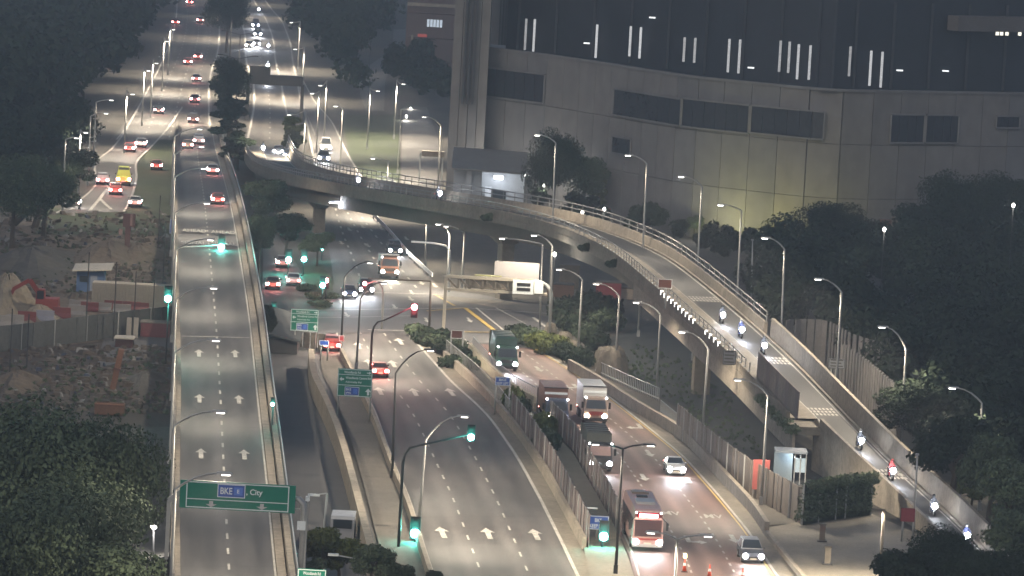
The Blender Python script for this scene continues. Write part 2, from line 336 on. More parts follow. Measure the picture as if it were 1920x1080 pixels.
def text_on(mb, s, c, d, wid, leng, size=1.0):
    vs, fs = text_mesh(s, 1.0); x0 = min(v[0] for v in vs); x1 = max(v[0] for v in vs); y0 = min(v[1] for v in vs); y1 = max(v[1] for v in vs)
    f = frame(c, d); mb.add([f((v[0]-(x0+x1)/2)*wid/(x1-x0), (v[1]-(y0+y1)/2)*leng/(y1-y0)) for v in vs], fs)
def paint(name, mb, road, m=WHITE): return part(name, mb, m, road)
paint('lane_line', dashes(lerp_poly(cL, cR, 0.345), 2.4, 7.0, 0.16), central)
paint('lane_line', dashes(lerp_poly(cL, cR, 0.665), 2.4, 7.0, 0.16, 2), central)
paint('edge_line', line(lerp_poly(cL, cR, 0.995), 0.28), central)
paint('edge_line', line(lerp_poly(cL, cR, 0.02), 0.16), central)
mb = MB()
for u, v, u2, v2 in ((829, 998, 818, 975), (915, 1000, 904, 975), (1004, 1002, 990, 975), (712, 733, 704, 718), (777, 735, 766, 718), (845, 735, 830, 718), (692, 680, 685, 667), (737, 682, 728, 667), (672, 648, 668, 640), (750, 640, 743, 630)):
    c = G(u, v, 0.035); arrow(mb, c, G(u2, v2, 0.035)-c, 6.0, 0.45, 1.2)
paint('lane_arrow', mb, central)
paint('lane_line', dashes(lerp_poly(dL, dR, 0.40), 1.3, 3.0, 0.16), right)
paint('lane_line', dashes(lerp_poly(dL, dR, 0.70), 1.3, 3.2, 0.16), right)
paint('edge_line', line(lerp_poly(dL, dR, 0.985), 0.22), right)
paint('edge_line', line(lerp_poly(dL, dR, 0.955), 0.14), right, YELL)
paint('edge_line', line(lerp_poly(dL, dR, 0.03), 0.16), right)
mb = MB()
for u, v, u2, v2, t in ((1207, 895, 1220, 915, 0), (1292, 902, 1302, 920, 1), (1200, 800, 1212, 815, 1), (1217, 850, 1229, 865, 0), (1375, 1010, 1388, 1030, 0), (1290, 1012, 1300, 1030, -1), (1080, 725, 1093, 737, 1), (1010, 692, 1022, 702, 0)):
    c = G(u, v, 0.045); arrow(mb, c, G(u2, v2, 0.045)-c, 4.5, 0.4, 1.0, t)
for u, v in ((1258, 962), (1338, 968)): c = G(u, v, 0.045); text_on(mb, 'MV', c, c-G(u+12, v+18, 0.045), 1.6, 2.2)
paint('lane_arrow', mb, right)
mb = MB()
for a, b, w in (((690, 618), (762, 620), 0.5), ((500, 583), (870, 577), 0.35), ((500, 598), (770, 592), 0.2), ((893, 577), (955, 628), 0.25), ((930, 577), (985, 607), 0.2), ((1000, 595), (1024, 613), 0.4), ((690, 548), (835, 552), 0.3), ((870, 577), (1035, 588), 0.3)):
    A, B = G(*a, 0.07), G(*b, 0.07); rect(mb, (A+B)/2, B-A, w, (B-A).length)
paint('stop_line', mb, junction)
mb = MB()
for a, b, w in (((872, 577), (932, 623), 0.5), ((868, 622), (932, 623), 0.4), ((800, 583), (872, 577), 0.3), ((815, 552), (852, 573), 0.35)):
    A, B = G(*a, 0.08), G(*b, 0.08); rect(mb, (A+B)/2, B-A, w, (B-A).length)
paint('box_line', mb, junction, YELL)
mb = MB()
for t in (0.2, 0.4, 0.6, 0.8):
    for s_ in range(6):
        P = lerp_poly(uL, uR, t)
mbd = dashes(lerp_poly(uL, uR, 0.27), 3, 9, 0.25); paint('lane_line', mbd, upper)
paint('lane_line', dashes(lerp_poly(uL, uR, 0.52), 3, 9, 0.25, 3), upper); paint('lane_line', dashes(lerp_poly(uL, uR, 0.76), 3, 9, 0.25, 5), upper)
mb = MB()
for u, v in ((715, 428), (762, 447), (790, 530), (655, 430), (680, 425), (640, 455), (690, 460), (815, 535), (772, 548), (745, 530)):
    c = G(u, v, 0.06); arrow(mb, c, G(u+9, v+12, 0.06)-c, 5, 0.3, .8)
for u, v in ((740, 575), (770, 560), (640, 565), (650, 590), (880, 600), (800, 600)):
    c = G(u, v, 0.09); arrow(mb, c, G(u+9, v+12, 0.09)-c, 5, 0.3, .8)
paint('lane_arrow', mb, upper)
paint('edge_line', line(lerp_poly(lL, lR, 0.03), 0.3), leftrd); paint('edge_line', line(lerp_poly(lL, lR, 0.97), 0.3), leftrd)
mb = MB()
for a, b in (((168, 395), (187, 372)), ((187, 372), (208, 392)), ((187, 372), (205, 350))):
    A, B = G(*a, 0.06), G(*b, 0.06); rect(mb, (A+B)/2, B-A, 0.45, (B-A).length)
paint('stop_line', mb, leftrd)
paint('edge_line', line(lerp_poly(hL, hR, 0.06), 0.3), hway); paint('edge_line', line(lerp_poly(hL, hR, 0.96), 0.3), hway)
for t in (0.3, 0.55, 0.78): paint('lane_line', dashes(lerp_poly(hL, hR, t), 3, 12, 0.22, t*9), hway)
paint('edge_line', line(lerp_poly(iL, iR, 0.04), 0.35), ibway); paint('edge_line', line(lerp_poly(iL, iR, 0.96), 0.3), ibway)
paint('edge_line', line(lerp_poly(iL, iR, 0.62), 0.35), ibway)
paint('lane_line', dashes(lerp_poly(iL, iR, 0.33), 3, 12, 0.22, 2), ibway)
paint('edge_line', line(lerp_poly(pL, pR, 0.05), 0.25), slip); paint('edge_line', line(lerp_poly(pL, pR, 0.95), 0.25), slip)

# ================================================================ flyover on the left
def zA(v): return 6.0 if v >= 440 else max(0.06, 6.0*(v-262)/(440-262))
AL = [(341, 1180), (338, 1060), (337, 900), (340, 720), (338, 620), (336, 560), (334, 460), (333, 400), (333, 360), (332, 330), (331, 300), (334, 262), (340, 240)]
AR = [(530, 1180), (517, 1060), (502, 900), (482, 720), (472, 620), (464, 560), (448, 460), (437, 400), (428, 360), (418, 325), (408, 292), (401, 262), (399, 240)]
aL = smooth(resample([G(u, v, zA(v)) for u, v in AL], 120), 8); aR = smooth(resample([G(u, v, zA(v)) for u, v in AR], 120), 8)
fly = thing('flyover', 'long straight two-lane concrete flyover running up the left of the photo', 'flyover', aL[0]-Vector((0, 0, 6)))
ro = part('roadway', MB().strip(aL, aR), road_mat('asphalt_flyover', (.080, .076, .073), 2), fly); road_uv(ro.data, aL, aR)
oL, oR = offset(aL, 0.75), offset(aR, -1.5)
def slab(L, R, t, z=-0.02):
    mb = MB(); n = len(L); vs = []
    for a, b in zip(L, R): vs += [a+Vector((0, 0, z)), b+Vector((0, 0, z)), b+Vector((0, 0, z-t)), a+Vector((0, 0, z-t))]
    fs = []
    for i in range(n-1):
        for k in range(4): fs.append((i*4+k, i*4+(k+1) % 4, (i+1)*4+(k+1) % 4, (i+1)*4+k))
    fs += [(0, 1, 2, 3), ((n-1)*4+3, (n-1)*4+2, (n-1)*4+1, (n-1)*4)]
    return mb.add(vs, fs)
part('deck', slab(oL, oR, 0.6), CONC, fly)
n_ = 84
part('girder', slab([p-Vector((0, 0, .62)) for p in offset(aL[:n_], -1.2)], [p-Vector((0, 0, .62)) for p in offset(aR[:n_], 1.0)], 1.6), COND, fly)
def panels(name, path, prof, m, root, length=8.0, gap=0.06, maxn=None):
    tot = plen(path); n = max(1, int(tot/length)); Q = resample(path, n*6+1)
    for i in range(n):
        seg = [Vector(p) for p in Q[i*6:i*6+7]]; d = (seg[-1]-seg[-2]).normalized(); seg[-1] = seg[-1]-d*gap
        part(name, MB().sweep(seg, prof), m, root)
panels('parapet_panel', aL, [(0.45, 0.0), (0.45, 0.95), (0.75, 0.95), (0.75, -0.3), (0.74, -0.32)], CONL, fly, 9)
panels('kerb', aL, [(0.02, 0.0), (0.02, 0.25), (0.40, 0.28), (0.40, 0.0)], CONL, fly, 18)
panels('parapet_panel', aR, [(-0.78, 0.0), (-0.72, 0.95), (-1.15, 0.95), (-1.5, 0.5), (-1.5, -0.4)], CONL, fly, 9)
panels('kerb', aR, [(-0.02, 0.0), (-0.02, 0.25), (-0.62, 0.28), (-0.66, 0.0)], CONL, fly, 18)
for i in range(6, 84, 9):
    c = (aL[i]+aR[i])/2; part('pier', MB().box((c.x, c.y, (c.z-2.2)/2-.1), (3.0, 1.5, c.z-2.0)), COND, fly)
mid = lerp_poly(aL, aR, 0.505)
paint('lane_line', dashes(mid, 2.6, 7.0, 0.17, 3.2), fly)
paint('edge_line', line(lerp_poly(aL, aR, 0.985), 0.14), fly)
mb = MB()
for u, v in ((373, 662), (441, 663), (374, 747), (448, 749), (377, 850), (458, 852)):
    c = G(u, v, 6.035); arrow(mb, c, aL[30]-aL[20], 5.8, 0.36, 0.95)
paint('lane_arrow', mb, fly)
mb = MB()
d0 = (mid[70]-mid[55])
for u, v, s in ((364, 432, 'AHEAD'), (418, 435, 'AHEAD'), (363, 455, 'SIGNAL'), (420, 457, 'SIGNAL')):
    zz = zA(v)+.05; text_on(mb, s, G(u, v, zz), d0, 2.9, 4.6)
A, B = G(340, 630, 6.04), G(468, 633, 6.04); rect(mb, (A+B)/2, B-A, 0.4, (B-A).length)
paint('road_lettering', mb, fly)
rl = MB()
for s in (0.45, 0.75): rl.tube([p+Vector((0, 0, 0.95+s*.5)) for p in offset(aR, -1.3)], 0.05, 5)
part('rail', rl, METAL, fly)

# ================================================================ ramp flyover curving to the right
N1 = [(458, 272, 1.2), (465, 298, 3.0), (478, 314, 4.2), (533, 334, 6.2), (617, 351, 8.2), (720, 369, 9.4), (844, 390, 10.0), (925, 402, 10.3), (1000, 417, 10.4), (1088, 441, 10.4), (1120, 451, 10.3)]
J2 = [(1244, 477, 9.9), (1285, 508, 9.7), (1340, 552, 9.3), (1424, 622, 8.0), (1505, 698, 6.3), (1575, 774, 4.8), (1616, 814, 4.1), (1690, 893, 2.3), (1747, 937, 1.2), (1813, 1000, 0.4), (1880, 1075, 0.08)]
n3 = smooth(resample(PX(N1), 70), 6); j1 = offset(n3, 6.2)
J = smooth(resample(j1[:-4]+PX(J2), 160), 22)
def cum(P):
    o = [0]
    for a, b in zip(P, P[1:]): o.append(o[-1]+(b-a).length)
    return o
def kat(P, u): return min(range(160), key=lambda i: abs(proj(P[i])[0]-u))
k1, k2 = kat(J, 1424), kat(J, 1690)
def wlin(a, b): return [a+(b-a)*min(1, max(0, (k-k1)/(k2-k1))) for k in range(160)]
WI, WN = wlin(3.7, 2.75), wlin(6.3, 5.5)
I_ = voffset(J, [-w for w in WI]); N_ = voffset(J, [-w for w in WN]); FO = offset(J, 0.5)
kA = min(range(160), key=lambda i: abs(proj(J[i])[0]-1610))      # abutment station
kF = min(range(160), key=lambda i: abs(proj(J[i])[0]-1440))      # tall far wall starts here
kS = kat(N_, 1416)      # panel screen starts here
ramp = thing('ramp_flyover', 'curved concrete ramp flyover sweeping from the highway down to the lower right', 'flyover', (J[80].x, J[80].y, 0))
ro = part('roadway', MB().strip(J, I_), road_mat('asphalt_ramp', (.024, .024, .025), 1), ramp); road_uv(ro.data, J, I_)
sh = MB().strip([p+Vector((0, 0, .2)) for p in I_[:kA]], [p+Vector((0, 0, .2)) for p in N_[:kA]]); sh.strip(I_[:kA], [p+Vector((0, 0, .2)) for p in I_[:kA]])
part('shoulder', sh, CONC, ramp)
part('deck', slab(FO[:kA+1], voffset(J, [-w-.3 for w in WN])[:kA+1], 0.75), CONC, ramp)
part('deck', slab(FO[kA+1:], voffset(J, [-w-.3 for w in WI])[kA+1:], 0.75), CONC, ramp)
gd = slab([p-Vector((0, 0, .77)) for p in offset(J, -0.6)[8:kA-4]], [p-Vector((0, 0, .77)) for p in offset(J, -5.0)[8:kA-4]], 1.9)
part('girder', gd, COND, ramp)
kG = min(range(160), key=lambda i: abs(proj(J[i])[0]-1300))
part('side_wall', MB().sweep([p-Vector((0, 0, .77)) for p in voffset(J, [-w-.22 for w in WN])[kG:kA+1]], [(0.0, 0), (.3, 0), (.3, -1.7), (0.0, -1.7)]), CONL, ramp)
panels('parapet_panel', N_[:kA], [(0.12, .2), (0.12, 0.75), (-0.22, 0.75), (-0.30, -0.75)], CONC, ramp, 7)
panels('parapet_panel', FO[:kF], [(0.25, -.1), (0.25, 1.15), (-0.05, 1.15), (-0.25, 0.0)], CONL, ramp, 9)
panels('parapet_panel', FO[kF:], [(0.30, -.6), (0.30, 2.0), (0.0, 2.0), (-0.1, 0.0)], CONL, ramp, 9)
panels('parapet_panel', voffset(J, [-w-.1 for w in WI])[kA:], [(0.0, -.1), (0.0, 0.8), (-0.30, 0.8), (-0.32, 0.0)], CONL, ramp, 9)
panels('kerb', J, [(0.02, 0.0), (0.02, 0.22), (0.24, 0.22), (0.24, 0.0)], CONL, ramp, 18)
# abutment wall down to the ground under the low end
wl = MB(); a_ = voffset(J, [-w-.35 for w in WI])[kA-1:]; wl.strip([p+Vector((0, 0, .3)) for p in a_], [Vector((p.x, p.y, -.2)) for p in a_])
b_ = offset(J, .75)[kA-1:]; wl.strip([p for p in b_], [Vector((p.x, p.y, -.2)) for p in b_]); wl.add([a_[0], b_[0], (b_[0].x, b_[0].y, -.2), (a_[0].x, a_[0].y, -.2)], [(0, 1, 2, 3)])
part('abutment', wl, CONL, ramp)
# rails: near side posts with white faces, far side double rail
tot = plen(N_[:kS]); Q = resample(N_[:kS], int(tot/1.9))
pm = MB().box((0, 0, .45), (.10, .14, .9)).mesh('rail_post'); pm.materials.append(mat('rail_grey', (.20, .20, .195), .5, .15, 1.5, metal=.3))
km = MB().box((0, 0, 0), (.16, .06, .5)).mesh('marker'); km.materials.append(SIGNW)
lm = MB().box((0, 0, 0), (.24, .10, .42)).mesh('marker_lamp'); lm.materials.append(MARKL)
for q in Q:
    u, v = proj(q); o = link('rail_post', pm, MATS['rail_grey'], ramp, q+Vector((0, 0, .7))-ramp.location)
    if u > 1120:
        lit = (1240 < u < 1305) or (1325 < u < 1352)
        link('marker_lamp' if lit else 'marker', lm if lit else km, MARKL if lit else SIGNW, ramp, q+Vector((-.12, -.12, .62))-ramp.location)
part('rail', MB().tube([p+Vector((0, 0, 1.15)) for p in N_[:kS:2]], 0.05, 5).tube([p+Vector((0, 0, 1.55)) for p in N_[:kS:2]], 0.06, 5), mat('rail_grey', (.20, .20, .195), .5, .15, 1.5, metal=.3), ramp)
Q = resample(offset(FO, .1)[:kF], int(plen(FO[:kF])/3.0))
pf = MB().box((0, 0, .55), (.10, .10, 1.1)).mesh('rail_post')
pf.materials.append(mat('rail_grey', (.20, .20, .195)))
for q in Q: link('rail_post', pf, MATS['rail_grey'], ramp, q+Vector((0, 0, 1.1))-ramp.location)
part('rail', MB().tube([p+Vector((0, 0, 1.6)) for p in offset(FO, .1)[:kF:2]], 0.07, 5).tube([p+Vector((0, 0, 2.15)) for p in offset(FO, .1)[:kF:2]], 0.07, 5), mat('rail_grey', (.20, .20, .195), .5, .15, 1.5, metal=.3), ramp)
for uu, w in ((597, 1.5), (945, 1.6), (1322, 1.7), (1180, 1.6), (760, 1.5)):
    if uu in (1180, 760): continue
    C = offset(J, -3.0); k = min(range(160), key=lambda i: abs(proj((C[i].x, C[i].y, C[i].z-4))[0]-uu)); c = C[k]; d = J[k+1]-J[k]
    part('pier', MB().box((c.x, c.y, (c.z-2.4)/2-.1), (w, w*.8, c.z-2.3), yaw(d)), CONC, ramp)
    part('pier_head', MB().box((c.x, c.y, c.z-3.1), (w*1.1, w, .9), yaw(d), 2.0), CONC, ramp)
mb = MB()
for u, v in ((1312, 549), (1443, 681), (1545, 780), (1655, 893)):
    k = min(range(160), key=lambda i: abs(proj((J[i]+I_[i])/2)[0]-u)); c = (J[k]+I_[k])/2; d = J[k+1]-J[k]
    f = frame(c+Vector((0, 0, .04)), d)
    for r_ in range(3):
        for q in range(8): rect(mb, f(-1.3+q*.37, r_*1.2), d, .2, .8)
paint('rumble_bar', mb, ramp)
paint('edge_line', line(offset(J, -.25), 0.14), ramp); paint('edge_line', line(voffset(J, [-w+.2 for w in WI]), 0.14), ramp)

# ================================================================ walls, fences, rails
def wall(name, label, cat, px, h, th, m, z=0.0, n=30, group=None, pname='panel', plen_=None):
    P = smooth(resample(PX(px, z), n), 3); r = thing(name, label, cat, (P[0].x, P[0].y, z), 0, group)
    panels(pname, P, [(th/2, 0), (th/2, h), (-th/2, h), (-th/2, 0)], m, r, plen_ or 9)
    return r, P
wall('retaining_wall', 'curved pale concrete retaining wall beside the dark yard, left of the central road', 'wall', [(582, 690), (584, 735), (610, 785), (632, 840), (647, 889), (663, 952), (685, 1040), (700, 1100)], 2.0, 0.6, CONL)
wall('road_barrier', 'low concrete barrier along the left edge of the central road', 'barrier', [(640, 668), (698, 785), (737, 893), (757, 935), (773, 982), (790, 1040), (808, 1095)], 0.85, 0.35, CONL)
r_, P_ = wall('parapet_wall', 'low concrete parapet along the right edge of the central road', 'wall', [(833, 674), (882, 716), (925, 760), (975, 822), (1020, 889), (1057, 957), (1095, 1030)], 0.95, 0.35, CONL)
wall('parapet_wall', 'cream concrete wall below the blue road sign, left of the dark green lorry', 'wall', [(881, 670), (922, 714), (960, 748), (1003, 772)], 1.5, 0.4, mat('cream_wall', (0.26, 0.235, 0.175), 0.85, 0.25, 0.4, 0.2))
wall('parapet_wall', 'sloping pinkish concrete parapet along the right side of the inbound carriageway', 'wall', [(1067, 694), (1130, 730), (1185, 768), (1280, 822), (1353, 902), (1413, 965), (1437, 1004)], 1.15, 0.4, CONL)
wall('kerb_wall', 'low curved kerb wall round the plaza corner beside the dark car', 'kerb', [(1437, 1004), (1452, 1022), (1480, 1057), (1512, 1095)], 0.45, 0.35, CONL)
PANA = mat('panel_taupe', (0.115, 0.095, 0.092), 0.8, 0.3, 0.3, 0.1, rnd=0.16)
PANB = mat('panel_pale', (0.15, 0.128, 0.11), 0.8, 0.3, 0.3, 0.1, rnd=0.16)
def panel_fence(name, label, px, h, pw, m, z=0.0, group=None, post=True, rib=0.08):
    P = smooth(resample(PX(px, z), 40), 3); r = thing(name, label, 'fence', (P[0].x, P[0].y, P[0].z), 0, group)
    n = int(plen(P)/pw); Q = resample(P, n+1); mid = (Q[1]-Q[0]).length
    for i in range(n):
        a, b = Q[i], Q[i+1]; d = (b-a).normalized(); l = Vector((-d.y, d.x, 0)); sh_ = l*(rib if i % 2 else 0)
        part('panel', MB().bar(a+d*.03+sh_+Vector((0, 0, h/2)), b-d*.03+sh_+Vector((0, 0, h/2)), 0.08, h*(1+random.uniform(-.01, .01))), m, r)
    if post:
        pk = MB()
        for i in range(0, n+1, 3): pk.box((Q[i].x, Q[i].y, Q[i].z+h/2+.05), (.14, .14, h+.1), 0)
        part('post', pk, POLE, r)
    return r, P
panel_fence('panel_fence', 'tall dark panel fence right behind the central road parapet', [(958, 792), (985, 828), (1026, 889), (1063, 957), (1101, 1030)], 2.9, 1.5, PANA, group='panel fences along the median walkway')
panel_fence('panel_fence', 'dark panel fence between the median walkway and the queue of lorries', [(1006, 772), (1036, 806), (1074, 842), (1106, 902), (1138, 957), (1163, 1008)], 2.5, 1.3, PANA, group='panel fences along the median walkway')
panel_fence('panel_fence', 'tall panel fence under the ramp ending at the red banner and plaza', [(1268, 818), (1330, 872), (1400, 925), (1460, 960), (1502, 984)], 3.1, 1.3, PANB)
# fence screen on the near edge of the ramp
r_ = thing('screen_fence', 'row of tall brown screen panels on the near edge of the ramp flyover', 'fence', N_[kS])
Q = resample(offset(N_, .2)[kS:kA+1], int(plen(N_[kS:kA+1])/1.25))
for i in range(len(Q)-1):
    d = (Q[i+1]-Q[i]).normalized(); part('panel', MB().bar(Q[i]+d*.03+Vector((0, 0, 1.9)), Q[i+1]-d*.03+Vector((0, 0, 1.9)), 0.1, 2.6), PANB if i % 3 else PANA, r_)
# noise barrier of leaning ribs on the right
NB = mat('barrier_grey', (0.14, 0.13, 0.125), 0.8, 0.25, 0.3, 0.1, rnd=0.12)
panel_fence('noise_barrier', 'tall ribbed grey noise barrier beyond the ramp, upper stretch', [(1467, 715), (1500, 712), (1545, 715), (1582, 740), (1640, 760)], 6.5, 0.8, NB, group='noise barriers beyond the ramp', post=False, rib=.22)
panel_fence('noise_barrier', 'tall ribbed grey noise barrier beyond the ramp, lower stretch by the white sign', [(1572, 770), (1612, 800), (1660, 845), (1682, 880)], 6.8, 0.8, NB, group='noise barriers beyond the ramp', post=False, rib=.22)
# pickets on the right footpath
def picket(label, px, h, sp, m, z=0.0, rails=2):
    P = smooth(resample(PX(px, z), 30), 3); r = thing('railing', label, 'railing', (P[0].x, P[0].y, z), 0); n = int(plen(P)/sp); Q = resample(P, n+1)
    pm_ = MB().box((0, 0, h/2), (.07, .07, h)).mesh('baluster'); pm_.materials.append(m)
    for q in Q[:290]: link('baluster', pm_, m, r, q-r.location)
    rr = MB()
    for k in range(rails): rr.tube([q+Vector((0, 0, h*(1-k*.8/max(1, rails-1)))) for q in Q], .05, 5)
    part('rail', rr, m, r); return r
picket('pale steel railing along the footpath right of the inbound carriageway, far stretch', [(1120, 700), (1180, 728), (1235, 752)], 1.3, 0.6, METAL)
picket('pale steel railing along the footpath just below the ramp pier', [(1238, 775), (1268, 800), (1310, 832)], 1.3, 0.5, METAL)
picket('steel railing on the shrub bed along the central road parapet', [(836, 668), (884, 708), (930, 752), (955, 785)], 1.75, 0.9, POLE)
picket('white railing on the cream wall behind the blue road sign', [(885, 672), (924, 715), (962, 748), (1003, 770)], 2.3, 0.8, METAL)
gr = thing('guard_rail', 'white lit guard rail along the right side of the road under the flyover', 'guard rail', G(693, 405))
P = resample(PX([(693, 403), (731, 444), (768, 487), (810, 526)]), 30)
part('rail', MB().sweep(P, [(0.06, .45), (0.06, .95), (-.06, .95), (-.06, .45)]), mat('white_rail', (0.7, 0.7, 0.7), 0.5, 0.1, 1), gr)
for q in P[::2]: part('post', MB().box((q.x, q.y, .45), (.14, .14, .9)), METAL, gr)
# hedge-covered fence behind the plaza
r_ = thing('ivy_fence', 'fence overgrown with dark creeper behind the plaza', 'fence', G(1503, 985))
IV = resample(PX([(1503, 985), (1560, 975), (1632, 966)]), 24); ivyP = IV
part('mesh_panel', MB().sweep(IV, [(0.05, 0), (0.05, 3.4), (-.05, 3.4), (-.05, 0)]), mat('ivy_dark', (0.022, 0.032, 0.018), 0.9, 0.5, 0.8, 0.5), r_)
for k in (0, 6, 12, 15, 23): q = IV[k]; part('post', MB().box((q.x, q.y-.12, 1.75), (.14, .14, 3.5)), POLE, r_)
# ================================================================ buildings
WALLT = mat('cladding_tan', (0.150, 0.142, 0.135), 0.85, 0.24, 0.35, 0.05, stretch=(1, 1, .12), scale2=0.5, rnd=0.05)
WALLG = mat('cladding_grey', (0.138, 0.135, 0.134), 0.85, 0.24, 0.35, 0.05, stretch=(1, 1, .12), scale2=0.5, rnd=0.05)
DWALL = mat('upper_wall_dark', (0.022, 0.025, 0.031), 0.6, 0.25, 0.15, scale2=0.8)
HB = 21.8
FAC = smooth(resample(PX([(880, 88), (1040, 107), (1300, 147), (1560, 172), (1920, 178), (2150, 178)], HB), 60), 4)
def on_line(P, u, z):
    lo, hi = 0.0, len(P)-1.0
    def pt(t): i = min(int(t), len(P)-2); return Vector(P[i]).lerp(Vector(P[i+1]), t-i)
    for _ in range(40):
        m = (lo+hi)/2; p = pt(m)
        if proj((p.x, p.y, z))[0] < u: lo = m
        else: hi = m
    p = pt(lo); return Vector((p.x, p.y, z))
def z_at(P, u, v):
    lo, hi = -5.0, 70.0
    for _ in range(40):
        m = (lo+hi)/2
        if proj(on_line(P, u, m))[1] > v: lo = m
        else: hi = m
    return lo
bld = thing('checkpoint_building', 'huge pale windowless-looking building with dark window bands behind the ramp', 'building', (FAC[25].x, FAC[25].y, 0))
nP = 30; Q = resample(FAC, nP+1)
for i in range(nP):
    a, b = Q[i], Q[i+1]; d = (b-a).normalized()
    for z0, z1 in ((-.1, 7.2), (7.26, 14.6), (14.66, HB)):
        part('wall_panel', MB().bar(Vector((a.x, a.y, (z0+z1)/2))+d*.04, Vector((b.x, b.y, (z0+z1)/2))-d*.04, 0.5, z1-z0), WALLT if (i//4) % 3 else WALLG, bld)
back = offset(FAC, 60.0)
part('roof', MB().strip([Vector((p.x, p.y, HB-.3)) for p in FAC], [Vector((p.x, p.y, HB-.3)) for p in back]), mat('roof_dark', (0.04, 0.042, 0.046), 0.9, 0.3, 0.1), bld)
part('coping', MB().sweep([Vector((p.x, p.y, HB)) for p in FAC], [(.35, 0), (.35, .35), (-.4, .35), (-.4, 0)]), WALLG, bld)
core = offset(FAC, 0.4); part('core', MB().strip([Vector((p.x, p.y, -.1)) for p in core], [Vector((p.x, p.y, HB-.5)) for p in core]), COND, bld)
FF = offset(FAC, -0.42)
def window(u0, u1, v0, v1, n=1, m=GLASS):
    um = (u0+u1)/2; zt = z_at(FF, um, v0); zb = z_at(FF, um, v1); h = zt-zb; N = max(4, n*2); pts = [on_line(FF, u0+(u1-u0)*k/N, (zt+zb)/2) for k in range(N+1)]; fr = MB()
    for a, b in zip(pts, pts[1:]):
        for z in (zb, zt): fr.bar(Vector((a.x, a.y, z)), Vector((b.x, b.y, z)), .3, .22)
    for p in (pts[0], pts[-1]): fr.bar((p.x, p.y, zb+.1), (p.x, p.y, zt-.1), .22, .32)
    f = part('window', fr, WALLG, bld)
    for k in range(N):
        a, b = pts[k], pts[k+1]; d = (b-a).normalized(); g_ = .05 if k % 2 == 0 else .03
        part('pane', MB().bar(a+d*g_+Vector((0, .05, 0)), b-d*g_+Vector((0, .05, 0)), .08, h-.2), m, f)
WG = mat('window_glass', (0.028, 0.031, 0.037), 0.25, 0.35, 0.25, spec=0.4)
window(910, 1020, 133, 187, 3, WG); window(1150, 1276, 176, 226, 3, WG); window(1278, 1404, 191, 244, 3, WG); window(1407, 1545, 204, 256, 3, WG)
window(1670, 1733, 215, 268, 2, WG); window(1736, 1797, 216, 268, 2, WG); window(1147, 1182, 258, 289, 1, WG); window(1868, 1912, 218, 240, 1, WG)
# set-back upper storey with lit vertical strips
SB = offset(FAC, 7.0); SBw = [p for p in SB]
up = MB(); up.strip([Vector((p.x, p.y, HB-.4)) for p in SB], [Vector((p.x, p.y, 48)) for p in SB]); part('upper_storey', up, DWALL, bld)
SF = offset(FAC, 6.6)
for u, v0, v1, s in ((987, 35, 94, .5), (1003, 36, 97, 1), (1120, 46, 109, 1.1), (1183, 49, 106, .9), (1202, 51, 110, 1.1), (1284, 70, 116, .5), (1304, 71, 118, .5), (1368, 73, 136, .7), (1388, 74, 138, .7), (1464, 76, 135, .4), (1481, 78, 137, .5), (1498, 83, 149, .8), (1520, 85, 150, .7), (1595, 87, 143, .3), (1634, 95, 161, .9), (1655, 97, 164, .8)):
    zt, zb = z_at(SF, u, v0), z_at(SF, u, v1); p = on_line(SF, u, zt)
    part('light_strip', MB().box((p.x, p.y, (zt+zb)/2), (.34, .2, zt-zb)), mat('strip_%d' % int(s*10), (.5, .5, .5), .5, 0.5, 0.8, emit=(.9, .93, .95), es=.26*s), bld)
for u, v in ((1408, 127), (1687, 132), (1773, 133), (1100, 81), (1223, 33)):
    p = on_line(SF, u, z_at(SF, u, v)); part('roof_light', MB().box(p, (.9, .2, .2)), mat('roof_lamp', (.5, .5, .5), .5, 0, emit=(.9, .95, .95), es=.8), bld)
for k in range(14):
    u = 970+k*70; p = on_line(SF, u, HB); part('column', MB().box((p.x, p.y+.2, HB+6), (.35, .3, 12)), mat('column_dark', (.022, .025, .031), .6, .2, 1), bld)
u0, u1 = 1785, 2000; zt, zb = z_at(SF, 1850, 30), z_at(SF, 1850, 58); a, b = on_line(SF, u0, (zt+zb)/2), on_line(SF, u1, (zt+zb)/2)
part('fascia', MB().bar(a+Vector((0, -1.4, 0)), b+Vector((0, -1.4, 0)), 2.2, zt-zb), mat('fascia', (.11, .10, .095), .8, .2, .3), bld)
for u in (1868, 1876, 1886, 1910): p = on_line(SF, u, zb-.25); part('window', MB().box(p+Vector((0, -1.6, 0)), (.45, .2, .5)), mat('lit_window', (.6, .6, .5), .5, 0, emit=(1, .96, .8), es=.8), bld)
# stair tower at the left end and the block behind it
a = AT(838, 300, 738); b = AT(906, 300, 738)
tw = thing('tower_block', 'tall pale stair tower with dark vertical fins at the left end of the huge building', 'tower', (a.x, 738, 0))
xs = [a.x+(b.x-a.x)*k/4 for k in range(5)]
for k in range(4): part('wall_panel', MB().box(((xs[k]+xs[k+1])/2, 746+.15*(k % 2), 35), (xs[k+1]-xs[k]-.06, 16, 70)), WALLT if k != 2 else WALLG, tw)
for k in (1.35, 1.9, 2.45): x = a.x+(b.x-a.x)*k/4; part('fin', MB().box((x, 737.7, 42), (.35, .8, 56)), mat('fin_dark', (.05, .052, .055), .7, .2, 1), tw)
a = AT(908, 100, 764); b = AT(1062, 100, 764)
tb = thing('rooftop_block', 'lighter rooftop block with dark fins above the left of the huge building', 'building', (a.x, 764, 21.4))
xs = [a.x+(b.x-a.x)*k/5 for k in range(6)]
